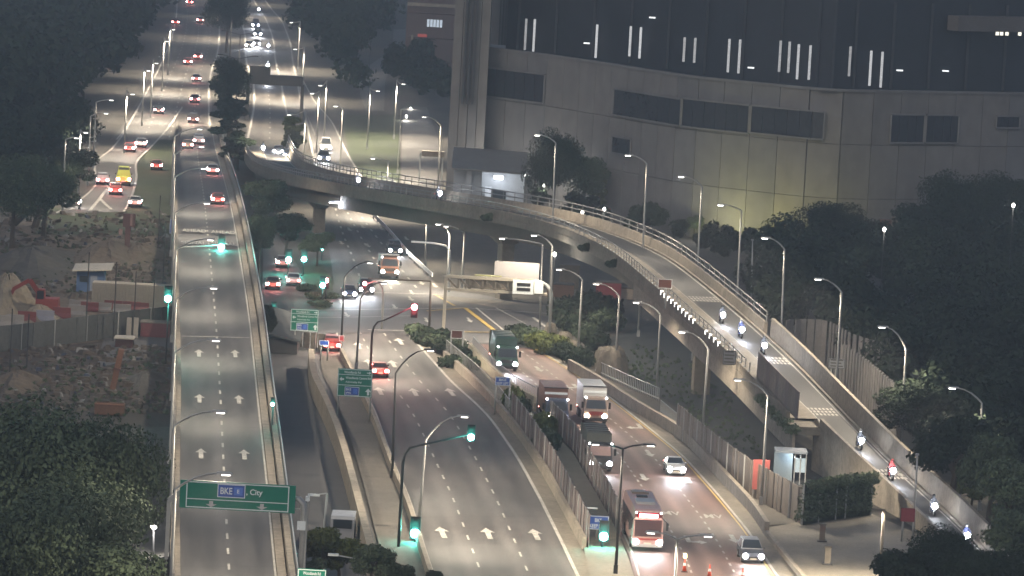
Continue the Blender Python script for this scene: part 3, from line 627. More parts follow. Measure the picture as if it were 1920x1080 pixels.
for k in range(5): part('wall_panel', MB().box(((xs[k]+xs[k+1])/2, 766.5, 42), (xs[k+1]-xs[k]-.05, 5, 41)), WALLG if k in (0, 3) else mat('cladding_shade', (.095, .092, .09), .85, .2, .2), tb)
for k in range(7): part('fin', MB().box((a.x+2.1+k*.45, 763.6, 40), (.2, .6, 37)), mat('fin_dark', (.05, .052, .055)), tb)
# brown brick building
BRK = mat('brick_brown', (0.085, 0.062, 0.056), 0.9, 0.3, 0.5, 0.2)
a = AT(759, 100, 1030); b = AT(850, 100, 1030); w = b.x-a.x
bb = thing('brick_building', 'dark brown brick building with a lit window row, left of the tall tower', 'building', (a.x+w/2, 1030, 0))
for z0, z1 in ((0, 3.2), (3.3, 7.9), (8, 12.9), (13, 17.5), (17.6, 30)): part('wall', MB().box((a.x+w/2, 1040, (z0+z1)/2), (w, 20, z1-z0)), BRK, bb)
def zv(v, D): return AT(800, v, D).z
for k in range(5):
    x = AT(803+k*6, 42, 1029.9).x; part('window', MB().box((x, 1029.9, zv(43, 1030)), (.5, .3, 1.5)), mat('lit_window_blue', (.4, .45, .5), .5, .5, 2, emit=(.7, .82, .95), es=.32), bb)
part('band', MB().box((a.x+w/2, 1029.8, zv(9, 1030)), (w, .5, .7)), CONL, bb)
part('sign_panel', MB().box((AT(792, 66, 1030).x, 1029.8, zv(67, 1030)), (1.9, .3, .6)), mat('red_sign', (.22, .03, .03), .6, .1, emit=(1, .2, .15), es=.12), bb)
part('column', MB().box((AT(772, 85, 1029).x, 1029.6, zv(90, 1029)), (.4, .6, 5)), CONL, bb)
part('canopy', MB().box((AT(800, 128, 1028).x, 1027.5, 2.6), (4.5, 4, .3)), COND, bb)
# guardhouse with sloping awning roof
D_ = 722.0; a = AT(850, 330, D_); b = AT(984, 330, D_); w = b.x-a.x; zt = zv(309, D_)
gh = thing('guardhouse', 'small white guardhouse with broad sloping roof and bright strip light', 'building', (a.x+w/2, D_, 0))
zg = 0
xa = AT(850, 330, D_).x; ze = zv(310, D_)
part('roof', MB().add([(xa-.3, D_-2, ze), (b.x+.2, D_-2, ze-.2), (b.x+.2, D_+9, ze+2.0), (xa-.3, D_+9, ze+2.2), (xa-.3, D_-2, ze-.25), (b.x+.2, D_-2, ze-.45), (b.x+.2, D_+9, ze+1.7), (xa-.3, D_+9, ze+1.9)], [(0, 1, 2, 3), (7, 6, 5, 4), (0, 4, 5, 1), (1, 5, 6, 2), (2, 6, 7, 3), (3, 7, 4, 0)]), mat('awning_grey', (.15, .148, .14), .8, .2, .3, .1), gh)
GW = mat('guard_wall', (.38, .40, .42), .8, .12, .6)
part('wall', MB().box((xa+2.1, D_+2, ze/2-.2), (4.0, 3.5, ze-.3)), GW, gh)
part('wall', MB().box((xa+w/2, D_+4.3, ze/2-.2), (w, 1.0, ze-.3)), GW, gh)
part('column', MB().box((AT(880, 330, D_).x, D_-.6, ze/2-.2), (.7, .5, ze-.3)), GW, gh)
part('door', MB().box((AT(916, 340, D_).x, D_+3.7, 1.6), (.9, .15, 3.0)), mat('lit_door', (.7, .72, .75), .5, .1, 1), gh)
part('window', MB().box((AT(935, 345, D_).x, D_+3.7, 1.9), (2.2, .12, 1.5)), GLASS, gh)
part('strip_light', MB().box((AT(935, 327, D_).x, D_+2.4, zv(328, D_)), (1.3, .3, .45)), mat('strip_bright', (.8, .8, .8), .4, 0, emit=(.9, .93, 1), es=9), gh)
part('bench', MB().box((AT(930, 358, D_).x, D_-1.4, .5), (3.5, .5, .25)), COND, gh)
LIGHTS = []
def lamp_light(kind, p, W_, col, r=.25, spot=150, blend=.6, dirv=None, parent=None):
    l = bpy.data.lights.new('lamp_light', kind); l.energy = W_; l.color = col; l.shadow_soft_size = r
    if kind == 'SPOT': l.spot_size = math.radians(spot); l.spot_blend = blend
    o = bpy.data.objects.new('lamp_light', l); COL.objects.link(o); o.location = p
    if kind == 'SPOT' and spot >= 140 and blend > .7 and dirv[2] < -.5:      # street luminaire: throws more light sideways than straight down
        l.use_nodes = True; t = l.node_tree; em = t.nodes['Emission']; tc = t.nodes.new('ShaderNodeTexCoord'); sx = t.nodes.new('ShaderNodeSeparateXYZ'); ab = t.nodes.new('ShaderNodeMath'); ab.operation = 'ABSOLUTE'
        pw = t.nodes.new('ShaderNodeMath'); pw.operation = 'POWER'; pw.inputs[1].default_value = -2.3; mn = t.nodes.new('ShaderNodeMath'); mn.operation = 'MINIMUM'; mn.inputs[1].default_value = 4.5
        t.links.new(tc.outputs['Normal'], sx.inputs[0]); t.links.new(sx.outputs['Z'], ab.inputs[0]); t.links.new(ab.outputs[0], pw.inputs[0]); t.links.new(pw.outputs[0], mn.inputs[0]); t.links.new(mn.outputs[0], em.inputs['Strength'])
    if dirv is not None: o.rotation_euler = Vector(dirv).to_track_quat('-Z', 'Y').to_euler()
    if parent is not None: o.parent = parent; o.location = Vector(p)-parent.location
    return o
lamp_light('POINT', (AT(935, 330, D_).x, D_+.6, zv(331, D_)), 260, (.88, .93, 1), .3, parent=gh)
# entrance canopy on the side road
cn = thing('entrance_canopy', 'small pale canopy bar over the lit entrance road', 'canopy', G(810, 330))
c = AT(812, 288, 770); part('roof', MB().box((c.x, 770, c.z), (3.4, 2, .8)), CONL, cn); part('post', MB().box((AT(788, 300, 770).x, 770, c.z/2), (.25, .25, c.z)), METAL, cn); part('post', MB().box((AT(830, 300, 770).x, 770, c.z/2), (.25, .25, c.z)), METAL, cn)
tk = thing('toll_island', 'white slatted barrier gate lying across the verge by the entrance road', 'gate', G(718, 342))
part('boom', MB().bar(G(703, 337, .9), G(742, 343, .9), .4, .4), SIGNW, tk); part('cabinet', MB().box(G(733, 343, .6), (.9, .8, 1.2)), METAL, tk)

# ================================================================ overhead bridge and gantry
ob = thing('overhead_bridge', 'dark overhead gantry beam across the inbound highway far behind', 'gantry', G(520, 215))
D_ = 880.0; a = AT(466, 148, D_); b = AT(568, 152, D_)
part('beam', MB().box(((a.x+b.x)/2, D_, (a.z+b.z)/2), (b.x-a.x, 2.0, 1.7)), DARKM, ob)
part('sign_back', MB().box((a.x+2, D_-1.2, a.z+.9), (3.6, .3, 3.0)), DARKM, ob)
for x in (a.x, b.x): part('post', MB().box((x, D_, a.z/2-.5), (.6, .6, a.z)), DARKM, ob)
CREAM = mat('gantry_cream', (.30, .275, .225), .6, .15, .8)
D_ = 558.0
def zD(u, v): return AT(u, v, D_).z
gy = thing('gantry', 'cream truss gantry with white cabinets spanning the junction exit', 'gantry', (AT(1030, 640, D_).x, D_, 0))
x0, x1, xr = AT(836, 530, D_).x, AT(1000, 530, D_).x, AT(1031, 600, D_).x; zt, zb = zD(900, 521), zD(900, 545)
part('chord', MB().box(((x0+x1)/2, D_, zt), (x1-x0, .5, .32)), CREAM, gy); part('chord', MB().box(((x0+x1)/2+.8, D_, zb), (x1-x0+1.6, .5, .26)), CREAM, gy)
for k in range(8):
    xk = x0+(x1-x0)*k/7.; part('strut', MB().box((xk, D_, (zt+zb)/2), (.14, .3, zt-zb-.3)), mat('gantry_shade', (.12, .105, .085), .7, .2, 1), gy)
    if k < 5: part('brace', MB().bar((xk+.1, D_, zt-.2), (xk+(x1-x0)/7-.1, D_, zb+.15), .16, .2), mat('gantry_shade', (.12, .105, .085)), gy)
part('back_panel', MB().box(((x0+x1)/2+1.2, D_+.35, (zt+zb)/2), ((x1-x0)*.8, .08, zt-zb-.4)), CREAM, gy)
arc = [(x1-.2, D_, zt)]+[(x1+(xr-x1)*math.sin(t), D_, zt-1.4+1.4*math.cos(t)) for t in (.3, .6, .9, 1.2, 1.57)]+[(xr, D_, 0)]
part('post', MB().tube(arc, .22, 10), METAL, gy, smooth=True); part('post', MB().box((x0, D_, zt/2), (.35, .4, zt)), CREAM, gy)
cx = AT(981, 537, D_).x
cb = part('cabinet', MB().box((cx, D_-.5, (zt+zb)/2), (2.3, .7, 1.5)), SIGNW, gy)
for z in (.32, -.22): part('display', MB().box((cx+.05, D_-.87, (zt+zb)/2+z), (1.5, .06, .34)), BLACK, cb)
part('cabinet', MB().box((AT(1010, 540, D_).x, D_-.3, (zt+zb)/2), (1.0, .5, 1.3)), SIGNW, gy)
wbx0, wbx1 = AT(927, 508, D_).x, AT(1011, 508, D_).x; wz = zD(968, 508)
part('sign_board', MB().box(((wbx0+wbx1)/2, D_+.9, wz), (wbx1-wbx0, .9, 1.75)), mat('board_white', (.27, .26, .26), .6, .1, .6), gy)
part('lamp', MB().box((AT(915, 525, D_).x, D_, zt+.3), (3.0, .3, .1)), mat('gantry_edge', (.3, .3, .12), .6, .1), gy)

# ================================================================ road signs
def board(root, x0, x1, z0, z1, y, m, name='sign_panel'): return part(name, MB().box(((x0+x1)/2, y, (z0+z1)/2), (x1-x0, .12, z1-z0)), m, root)
def on_sign(root, s, cx, cz, y, h, m=SIGNW, par=None, wid=None, name='lettering'):
    vs, fs = text_mesh(s, 1.0); xs = [v[0] for v in vs]; zs = [v[1] for v in vs]; k = h/(max(zs)-min(zs)); kx = k if wid is None else wid/(max(xs)-min(xs)); xm = (max(xs)+min(xs))/2; zm = (max(zs)+min(zs))/2
    return part(name, MB().add([(cx+(v[0]-xm)*kx, y, cz+(v[1]-zm)*k) for v in vs], fs), m, par or root)
def border(root, x0, x1, z0, z1, y, t, m=SIGNW, name='border'):
    mb = MB()
    for a, b in (((x0, z0), (x1, z0+t)), ((x0, z1-t), (x1, z1)), ((x0, z0+t), (x0+t, z1-t)), ((x1-t, z0+t), (x1, z1-t))): mb.sheet([(a[0], y, a[1]), (b[0], y, a[1]), (b[0], y, b[1]), (a[0], y, b[1])])
    return part(name, mb, m, root)
def arr(root, cx, cz, y, s, ang, m=SIGNW, name='arrow', fat=1.0):
    P = [(-.12*fat, -.5), (.12*fat, -.5), (.12*fat, 0), (.36*fat, 0), (0, .5), (-.36*fat, 0), (-.12*fat, 0)]; c, sn = math.cos(ang), math.sin(ang)
    return part(name, MB().sheet([(cx+s*(p[0]*c-p[1]*sn), y, cz+s*(p[0]*sn+p[1]*c)) for p in P]), m, root)
def posts(root, us, D, zt, m=POLE, r=.09, zb=0.0, v=700):
    for u in us: x = AT(u, v, D).x; part('post', MB().tube([(x, D+.15, zb), (x, D+.15, zt)], r, 8), m, root, smooth=True)
D = 346.0
bx0, bx1 = AT(337, 930, D).x, AT(554, 930, D).x; z1, z0 = AT(445, 905, D).z, AT(445, 957, D).z
s1 = thing('gantry_sign', 'wide green overhead sign reading BKE and City over the flyover, with two down arrows', 'road sign', (bx1, D, 6), 0)
board(s1, bx0, bx1, z0, z1, D, GREEN); w = bx1-bx0; h = z1-z0; y = D-.075
border(s1, bx0+w*.055, bx1-w*.055, z0+.06, z1-.06, y, .07)
part('divider', MB().sheet([(bx0+w*.055, y-.004, z0+h*.33), (bx1-w*.055, y-.004, z0+h*.33), (bx1-w*.055, y-.004, z0+h*.36), (bx0+w*.055, y-.004, z0+h*.36)]), SIGNW, s1)
p0, p1 = bx0+w*.325, bx0+w*.565; pb = part('symbol_panel', MB().box(((p0+p1)/2, y-.02, z0+h*.69), (p1-p0, .03, h*.48)), BLUE, s1)
border(pb, p0, p1, z0+h*.45, z0+h*.93, y-.042, .055); on_sign(s1, 'BKE', p0+(p1-p0)*.32, z0+h*.69, y-.045, .46, par=pb, wid=.82)
part('symbol', MB().box((p0+(p1-p0)*.75, y-.045, z0+h*.69), (.6, .02, .55)), mat('sign_blue_light', (.07, .16, .5), .5, .1), pb); on_sign(s1, 'E', p0+(p1-p0)*.75, z0+h*.69, y-.06, .26, par=pb)
on_sign(s1, ', City', bx0+w*.645, z0+h*.66, y-.004, .52, wid=1.12)
for t in (.275, .715): arr(s1, bx0+w*t, z0+h*.18, y-.004, .42, math.pi, mat('arrow_grey', (.42, .40, .40), .6, .1), fat=2.6)
px_ = AT(571, 950, D).x
part('post', MB().tube([(bx1-.2, D+.3, z1-.9), (bx1+.25, D+.3, z1-.95), (px_-.1, D+.3, z1-1.3), (px_, D+.3, z1-2.2), (px_, D+.3, 0)], [.2, .22, .24, .25, .28], 10), POLE, s1, smooth=True)
part('bracket', MB().bar((bx0+.1, D+.3, (z0+z1)/2+.1), (bx0-.75, D+.3, (z0+z1)/2-.55), .3, .35).bar((bx0-.75, D+.3, (z0+z1)/2-.55), (bx0-.75, D+.3, 6.9), .25, .25), POLE, s1)
part('bracket', MB().bar((bx1, D+.2, z0+.3), (px_, D+.3, z0+.3), .1, .1), POLE, s1)
wp = part('plate', MB().box((AT(565, 984, D-1).x, D-.4, AT(565, 984, D).z), (.62, .05, .62)), SIGNW, s1)
# tall camera pole beside it
cp = thing('camera_pole', 'thin pole topped with a camera just right of the green BKE sign', 'pole', (AT(576, 1000, 343).x, 343, 0)); xx = AT(576, 960, 343).x
part('pole', MB().tube([(xx, 343, 0), (xx, 343, AT(576, 940, 343).z)], [.1, .06], 8), POLE, cp); part('camera', MB().box((xx, 342.8, AT(576, 934, 343).z), (.28, .5, .3)).box((xx+.05, 342.7, AT(576, 928, 343).z), (.1, .3, .25)), SIGNW, cp)
def dirsign(label, u0, u1, v0, v1, D, pu, big):
    xa, xb = AT(u0, v0, D).x, AT(u1, v0, D).x; um = (u0+u1)/2; za, zb_ = AT(um, v1, D).z, AT(um, v0, D).z; r = thing('direction_sign', label, 'road sign', (xa, D, 0), 0, 'green direction signs on two posts')
    board(r, xa, xb, za, zb_, D, GREEN); w = xb-xa; h = zb_-za; y = D-.07; border(r, xa+.03, xb-.03, za+.03, zb_-.03, y, .06)
    for t in (.78, .40): part('divider', MB().sheet([(xa, y-.003, za+h*t), (xb, y-.003, za+h*t), (xb, y-.003, za+h*t+.055), (xa, y-.003, za+h*t+.055)]), SIGNW, r)
    on_sign(r, 'Woodlands Rd', xa+w*.42, za+h*.88, y-.003, h*.085, wid=w*.48); arr(r, xa+w*.9, za+h*.88, y-.003, h*.16, -math.pi/2)
    on_sign(r, 'Woodlands Centre Rd', xa+w*.59, za+h*.68, y-.003, h*.085, wid=w*.72); on_sign(r, 'Admiralty Rd', xa+w*.46, za+h*.52, y-.003, h*.085, wid=w*.46); arr(r, xa+w*.12, za+h*.62, y-.003, h*.16, math.pi/2, fat=1.4)
    pb = part('symbol_panel', MB().box((xa+w*.43, y-.02, za+h*.2), (w*.42, .03, h*.31)), BLUE, r); border(pb, xa+w*.22, xa+w*.64, za+h*.045, za+h*.355, y-.04, .045)
    on_sign(r, 'BKE', xa+w*.33, za+h*.26, y-.045, h*.08, par=pb, wid=w*.15); on_sign(r, '(PIE)', xa+w*.33, za+h*.13, y-.045, h*.08, par=pb, wid=w*.15)
    part('symbol', MB().box((xa+w*.53, y-.045, za+h*.2), (w*.12, .02, h*.18)), mat('sign_blue_light', (.07, .16, .5)), pb); arr(r, xa+w*.9, za+h*.2, y-.003, h*.24, 0, fat=1.3)
    posts(r, pu, D, zb_-.1, v=v1)
dirsign('green direction sign with three panels above the pavement ramp left of the central road', 634, 699, 692, 744, 479.0, (634, 695), True)
dirsign('smaller green direction sign at the junction corner behind the first one', 546, 598, 580, 621, 533.0, (553, 592), False)
D = 330.0; xa, xb = AT(558, 1072, D).x, AT(612, 1072, D).x
s = thing('direction_sign', 'green direction sign cut off by the bottom edge, below the yellow-green shrub', 'road sign', (xa, D, 0), 0, 'green direction signs on two posts')
z1, z0 = AT(585, 1067, D).z, AT(585, 1120, D).z; board(s, xa, xb, z0, z1, D, GREEN); border(s, xa+.03, xb-.03, z0+.03, z1-.03, D-.07, .05); on_sign(s, 'Woodlands Rd', (xa+xb)/2, z1-.28, D-.075, .22, wid=(xb-xa)*.62); posts(s, (563, 607), D, z1, v=1090)
def plain(name, label, cat, u0, u1, v0, v1, D, m, pu=(), z_b=0.0, lines=(), lm=SIGNW, bord=True, group=None, bars=0):
    xa, xb = AT(u0, v0, D).x, AT(u1, v0, D).x; um = (u0+u1)/2; za, zb_ = AT(um, v1, D).z, AT(um, v0, D).z; r = thing(name, label, cat, (xa, D, z_b), 0, group)
    board(r, xa, xb, za, zb_, D, m); w = xb-xa; h = zb_-za; y = D-.07
    if bord: border(r, xa+.02, xb-.02, za+.02, zb_-.02, y, .05, lm)
    for t, k, wd, s_ in lines: on_sign(r, s_, xa+w*.5, za+h*t, y-.003, h*k, lm, wid=w*wd)
    for k in range(bars):
        zz = za+h*(k+.6)/(bars+.2); part('text_bar', MB().sheet([(xa+w*.12, y-.003, zz), (xa+w*(.88-.1*(k % 2)), y-.003, zz), (xa+w*(.88-.1*(k % 2)), y-.003, zz+h*.4/bars), (xa+w*.12, y-.003, zz+h*.4/bars)]), COND, r)
    if pu: posts(r, pu, D, zb_-.05, zb=z_b, v=v1)
    return r
r = plain('blue_sign', 'blue sign with white lettering beside the green signal at the traffic island', 'road sign', 1103, 1142, 967, 993, 411.0, BLUE, (1101, 1119), 0.13, ((.68, .26, .34, 'BKE'), (.27, .26, .84, 'KEEP LEFT')))
part('frame', MB().tube([(AT(1100, 955, 411.2).x, 411.2, AT(1100, 953, 411).z), (AT(1120, 955, 411.2).x, 411.2, AT(1120, 954, 411).z)], .07, 6).tube([(AT(1099, 955, 411.2).x, 411.2, AT(1100, 953, 411).z), (AT(1099, 955, 411.2).x, 411.2, .1)], .09, 6), SIGNW, r)
part('end_post', MB().box((AT(1094, 1025, 412).x, 412, .85), (.35, .5, 1.6)), SIGNW, r)
plain('blue_sign', 'blue sign with white lettering beside the cream wall, left of the lorries', 'road sign', 929, 957, 707, 723, 490.0, BLUE, (930, 956), 0.0, ((.68, .28, .5, 'BKE'), (.28, .26, .8, 'KEEP LEFT')))
plain('brown_sign', 'brown sign on a post standing on the near shoulder of the ramp', 'road sign', 1234, 1261, 523, 541, 508.0, BROWN, (1249,), 9.4)
plain('brown_sign', 'small brown sign between two posts in the median shrubs at the junction', 'road sign', 846, 868, 619, 635, 536.0, BROWN, (846, 868))
r = plain('banner', 'tall faded red banner on the lamp post by the panel fence', 'banner', 1413, 1444, 862, 918, 441.0, mat('red_banner', (.36, .10, .09), .8, .3, .8), (), 0.0, bord=False)
plain('white_sign', 'white three-line sign on two posts in front of the noise barrier', 'road sign', 1554, 1585, 673, 691, 500.0, mat('sign_back', (.32, .33, .33), .6, .1), (1559, 1567), 0.0, (), BLACK, bars=3)
plain('notice_board', 'pale notice board with red edge on the ramp shoulder by the motorcycles', 'sign', 1356, 1381, 657, 684, 478.0, mat('board_grey', (.24, .235, .23), .6, .2), (1358, 1379), 8.2, (), BLACK, bars=4)
plain('blue_sign', 'blue and red sign on the left parapet of the flyover', 'road sign', 319, 328, 411, 438, 592.0, BLUE, (324,), 6.0)
plain('street_sign', 'small blue street name plate at the corner by the braking car', 'road sign', 599, 617, 638, 648, 527.0, BLUE, (602, 615), 0.0, ())
plain('no_entry_sign', 'small red sign on the lamp post at the junction corner', 'road sign', 636, 646, 629, 640, 534.0, mat('sign_red', (.4, .03, .04), .5, .1), (641,))
plain('white_sign', 'small white square sign on a pole beside the far left road', 'road sign', 171, 181, 256, 266, 790.0, SIGNW, (176,), 0.0, bord=False)
plain('red_bin', 'dark red barrier board leaning on the low ramp wall by the plaza', 'barrier', 1690, 1716, 953, 978, 420.0, mat('dark_red', (.16, .03, .035), .7, .2, 1), (1693, 1713), 0.0, bord=False)
# ================================================================ street lamps
def street_lamp(label, base, bz, top, head, power=1.0, lit=True, group='street lamps', bright=1.0, col=LAMPCOL, D=None, dark=False, dirv=(0, 0, -1), spot=150, second=None):
    b = G(base[0], base[1], bz) if D is None else AT(base[0], base[1], D)
    if D is not None: b.z = bz
    Dd = b.y; t = AT(top[0], top[1], Dd); h = AT(head[0], head[1], Dd)
    r = thing('street_lamp', label, 'street lamp', b, 0, group); m = DARKM if dark else POLE
    bx = (b.x+t.x)/2 if base[0] != top[0] else b.x
    def armpts(h): 
        dx = h.x-t.x; dz = h.z-t.z
        return [Vector((t.x+dx*k, Dd, t.z+dz*(1-(1-k)**2.2))) for k in (0, .08, .2, .4, .65, .9)]
    part('pole', MB().tube([b, b.lerp(t, .5), t]+armpts(h)[1:], [.13, .11, .09, .085, .08, .07, .06, .05], 8), m, r, smooth=True)
    part('base_box', MB().box((b.x, b.y, b.z+.35), (.34, .34, .7)), m, r)
    for hh in ([h] if second is None else [h, AT(second[0], second[1], Dd)]):
        sg = 1 if hh.x > t.x else -1
        if hh is not h: part('arm', MB().tube([t]+armpts(hh)[1:], [.085, .08, .075, .07, .06, .05], 8), m, r, smooth=True)
        hd = part('lamp_head', MB().box((hh.x+sg*.1, Dd, hh.z+.03), (1.1, .36, .14), 0, .8), m, r)
        if lit:
            part('lens', MB().box((hh.x+sg*.22, Dd-.03, hh.z-.075), (.55, .30, .07)), LENS if bright >= 1 else mat('lamp_lens_dim', (.8, .8, .8), .4, 0, emit=(1, .95, .86), es=4), hd)
            lamp_light('SPOT', (hh.x+sg*.2, Dd, hh.z-.18), LAMPW*power, col, .3, spot, .75, dirv, r)
    return r
# left parapet of the flyover, one every 42 m
names = ['cut off by the bottom edge', 'nearest whole one, by the wide green sign', 'second from the bottom, beside the stop line', 'third from the bottom', 'fourth, beside the road lettering', 'fifth, beside the dark car', 'sixth, beside the pale car', 'seventh up the slope', 'eighth, where the flyover meets the highway']
for k in range(9):
    Dk = 355+42*(k-1)
    i = min(range(len(oL)), key=lambda i: abs(oL[i].y-Dk)); p = oL[i]; p = Vector((p.x-.1, p.y, p.z+.2))
    u, v = proj(p); ut, vt = proj(p+Vector((0, 0, 8.9))); uh, vh = proj(p+Vector((3.0, 0, 10.1)))
    street_lamp('slim flyover parapet lamp, '+names[k], (u, v), p.z, (ut, vt), (uh, vh), 0.42 if k < 6 else 0.5, group='lamps along the flyover parapet', D=p.y, spot=160, bright=.5)
L_ = street_lamp
L_('grey lamp left of the central road, its arm below the green direction sign', (735, 897), 0, (742, 700), (803, 656), .62, dark=True, bright=.5, group='lamps along the central road')
L_('grey lamp behind the overhead green signal arm, left of the central road', (785, 990), 0, (798, 825), (866, 780), .7, bright=.5, group='lamps along the central road')
L_('dark slim lamp behind the first green direction sign', (668, 692), 0, (676, 560), (716, 530), .62, dark=True, bright=.5, group='lamps along the central road')
L_('dark slim lamp at the corner beside the braking car', (640, 640), 0, (646, 520), (690, 492), .8, dark=True, bright=.5, group='lamps along the central road')
L_('dark double-armed lamp at the edge of the queue of lorries', (1154, 1075), .13, (1168, 842), (1215, 834), .5, dark=True, bright=.5, second=(1122, 832), group='double-armed lamps')
L_('double-armed lamp cut off by the bottom edge, in front of the coach', (1261, 1190), 0, (1270, 1012), (1322, 1004), .5, bright=.5, second=(1226, 998), group='double-armed lamps')
L_('pale lamp beside the red banner, right of the inbound carriageway', (1427, 946), 0, (1440, 742), (1388, 712), .75, group='pale lamps right of the inbound carriageway', bright=.5)
L_('pale lamp in front of the ramp pier', (1317, 812), 0, (1328, 655), (1283, 622), .25, group='pale lamps right of the inbound carriageway')
L_('pale lamp over the dark slope left of the ramp pier', (1231, 742), 0, (1238, 590), (1197, 567), .12, group='pale lamps right of the inbound carriageway')
L_('pale lamp by the pale boulders above the footpath', (1153, 705), 0, (1161, 556), (1122, 532), .2, group='pale lamps right of the inbound carriageway', bright=.5)
L_('pale lamp between the shrubs, left of the boulders', (1083, 672), 0, (1092, 525), (1052, 505), .3, group='pale lamps right of the inbound carriageway', bright=.5)
L_('tall pale lamp whose lit head hangs by the rear pier', (1012, 625), 0, (1017, 458), (945, 447), .45, group='lamps around the gantry')
L_('tall pale lamp just right of the rear pier, lit head under the ramp', (1030, 645), 0, (1036, 462), (1005, 441), .3, group='lamps around the gantry')
L_('grey lamp left of the gantry with its lit head under the ramp girder', (838, 540), 0, (843, 440), (825, 420), .5, group='lamps around the gantry')
L_('grey lamp just left of the rear pier, no head in view', (866, 545), 0, (871, 437), (840, 424), .4, group='lamps around the gantry', bright=.5)
L_('pale slim lamp under the ramp between the green pier and the gantry', (797, 500), 0, (801, 405), (770, 395), .7, group='lamps around the gantry', bright=.5)
# eight along the outside of the ramp
for bp, bz, tp, hp, lb, pw in (((1836, 962), 0, (1841, 756), (1790, 727), 'white curved lamp among the trees at the right edge, lowest of its row', .7), ((1684, 900), 0, (1699, 655), (1658, 613), 'white curved lamp beyond the ramp wall, second lowest of its row', 1.0), ((1563, 800), 0, (1578, 548), (1538, 523), 'white curved lamp in front of the noise barrier, by the white sign', .9), ((1464, 690), 0, (1471, 468), (1438, 446), 'white curved lamp with a small box halfway up, left of the noise barrier', .8), ((1380, 620), 0, (1390, 395), (1355, 384), 'white curved lamp beyond the ramp, right of the yellow-lit wall', .8), ((1305, 560), 0, (1316, 350), (1281, 331), 'white lamp in front of the yellow-lit wall', .8), ((1203, 520), 0, (1213, 308), (1181, 291), 'white lamp with a small box beside the leafy tree before the huge building', .8), ((1035, 470), 0, (1042, 268), (1011, 253), 'white lamp over the dark tree right of the guardhouse, farthest of the row', .8)):
    k = min(range(160), key=lambda i: abs(proj(FO[i])[0]-bp[0]+4)); zz = J[k].z+10.3; D_ = G(hp[0], hp[1], zz).y
    L_(lb, bp, 0, tp, hp, pw*.6, group='white lamps beyond the ramp', spot=150, dirv=(-.12, -.05, -1), D=D_)
for (b_, t_, lb) in (((1712, 1010), (1720, 852), 'thin grey lamp pole in front of the ramp wall, by the red board'), ((1408, 590), (1411, 450), 'unlit grey pole behind the white lamps beyond the ramp')):
    bb_ = G(b_[0], b_[1], 0); tt = AT(t_[0], t_[1], bb_.y); pl = thing('slim_pole', lb, 'pole', bb_, 0); part('pole', MB().tube([bb_, tt], [.11, .07], 8), POLE, pl, smooth=True); part('cap', MB().box(tt, (.3, .3, .15)), POLE, pl)
bb_ = G(1648, 1110, 0); tt = AT(1657, 955, bb_.y); pl = thing('plaza_lamp', 'square plaza lamp post with a short arm, by the low ramp wall', 'lamp', bb_, 0); part('pole', MB().box((bb_.x, bb_.y, tt.z/2), (.2, .2, tt.z)), COND, pl); part('lamp_head', MB().box((tt.x-.45, bb_.y, tt.z-.05), (.9, .3, .14)), COND, pl)
lamp_light('SPOT', (tt.x-.4, bb_.y, tt.z-.2), 9000, LAMPCOL, .2, 155, .8, (0, 0, -1), pl)
# far lamps
far = [((128, 330), (123, 262), (140, 258), 'left road, lowest and leftmost'), ((148, 305), (151, 243), (158, 248), 'left road, second'), ((168, 280), (170, 218), (196, 212), 'left road, third'), ((176, 262), (180, 192), (206, 187), 'left road, fourth, above the white plate'), ((234, 200), (238, 168), (246, 176), 'left edge of the highway, among dark trees'), ((268, 165), (271, 125), (276, 132), 'left edge of the highway, bright, against the forest'), ((284, 155), (287, 112), (291, 118), 'left edge of the highway, just above the bright one'), ((305, 120), (308, 70), (311, 77), 'left edge of the highway, farther up'), ((316, 90), (319, 45), (323, 55), 'left edge of the highway, near the top')]
for b_, t_, h_, lb in far:
    q_ = G(t_[0], t_[1], 10.0); b_ = proj((q_.x, q_.y, 0)); L_('far lamp on the '+lb, b_, 0, t_, h_, .45 if t_[1] > 180 else 1.1, group='far lamps left of the highway', bright=.5)
for b_, t_, h_, lb in (((640, 260), (643, 205), (632, 199), 'beside the slip road, right of the green island'), ((608, 235), (613, 150), (603, 160), 'right of the overhead gantry'), ((596, 250), (599, 170), (588, 175), 'left of the slip road under the gantry end'), ((746, 330), (752, 205), (768, 204), 'left of the entrance road, tall twin pole'), ((818, 345), (827, 236), (798, 219), 'right of the entrance road'), ((722, 402), (729, 302), (702, 297), 'short one by the white barrier gate'), ((690, 250), (694, 165), (706, 170), 'beside the lit side road'), ((740, 205), (744, 150), (754, 157), 'at the bend of the lit side road'), ((570, 270), (574, 205), (545, 215), 'on the green island of the inbound highway'), ((560, 90), (563, 40), (548, 42), 'right edge of the inbound highway near the top'), ((568, 130), (571, 88), (556, 92), 'right edge of the inbound highway by the gantry')):
    if lb[:5] != 'short': q_ = G(t_[0], t_[1], 10.0); b_ = proj((q_.x, q_.y, 0))
    L_('far lamp '+lb, b_, 0, t_, h_, 1.2, group='far lamps right of the highway', bright=.5)
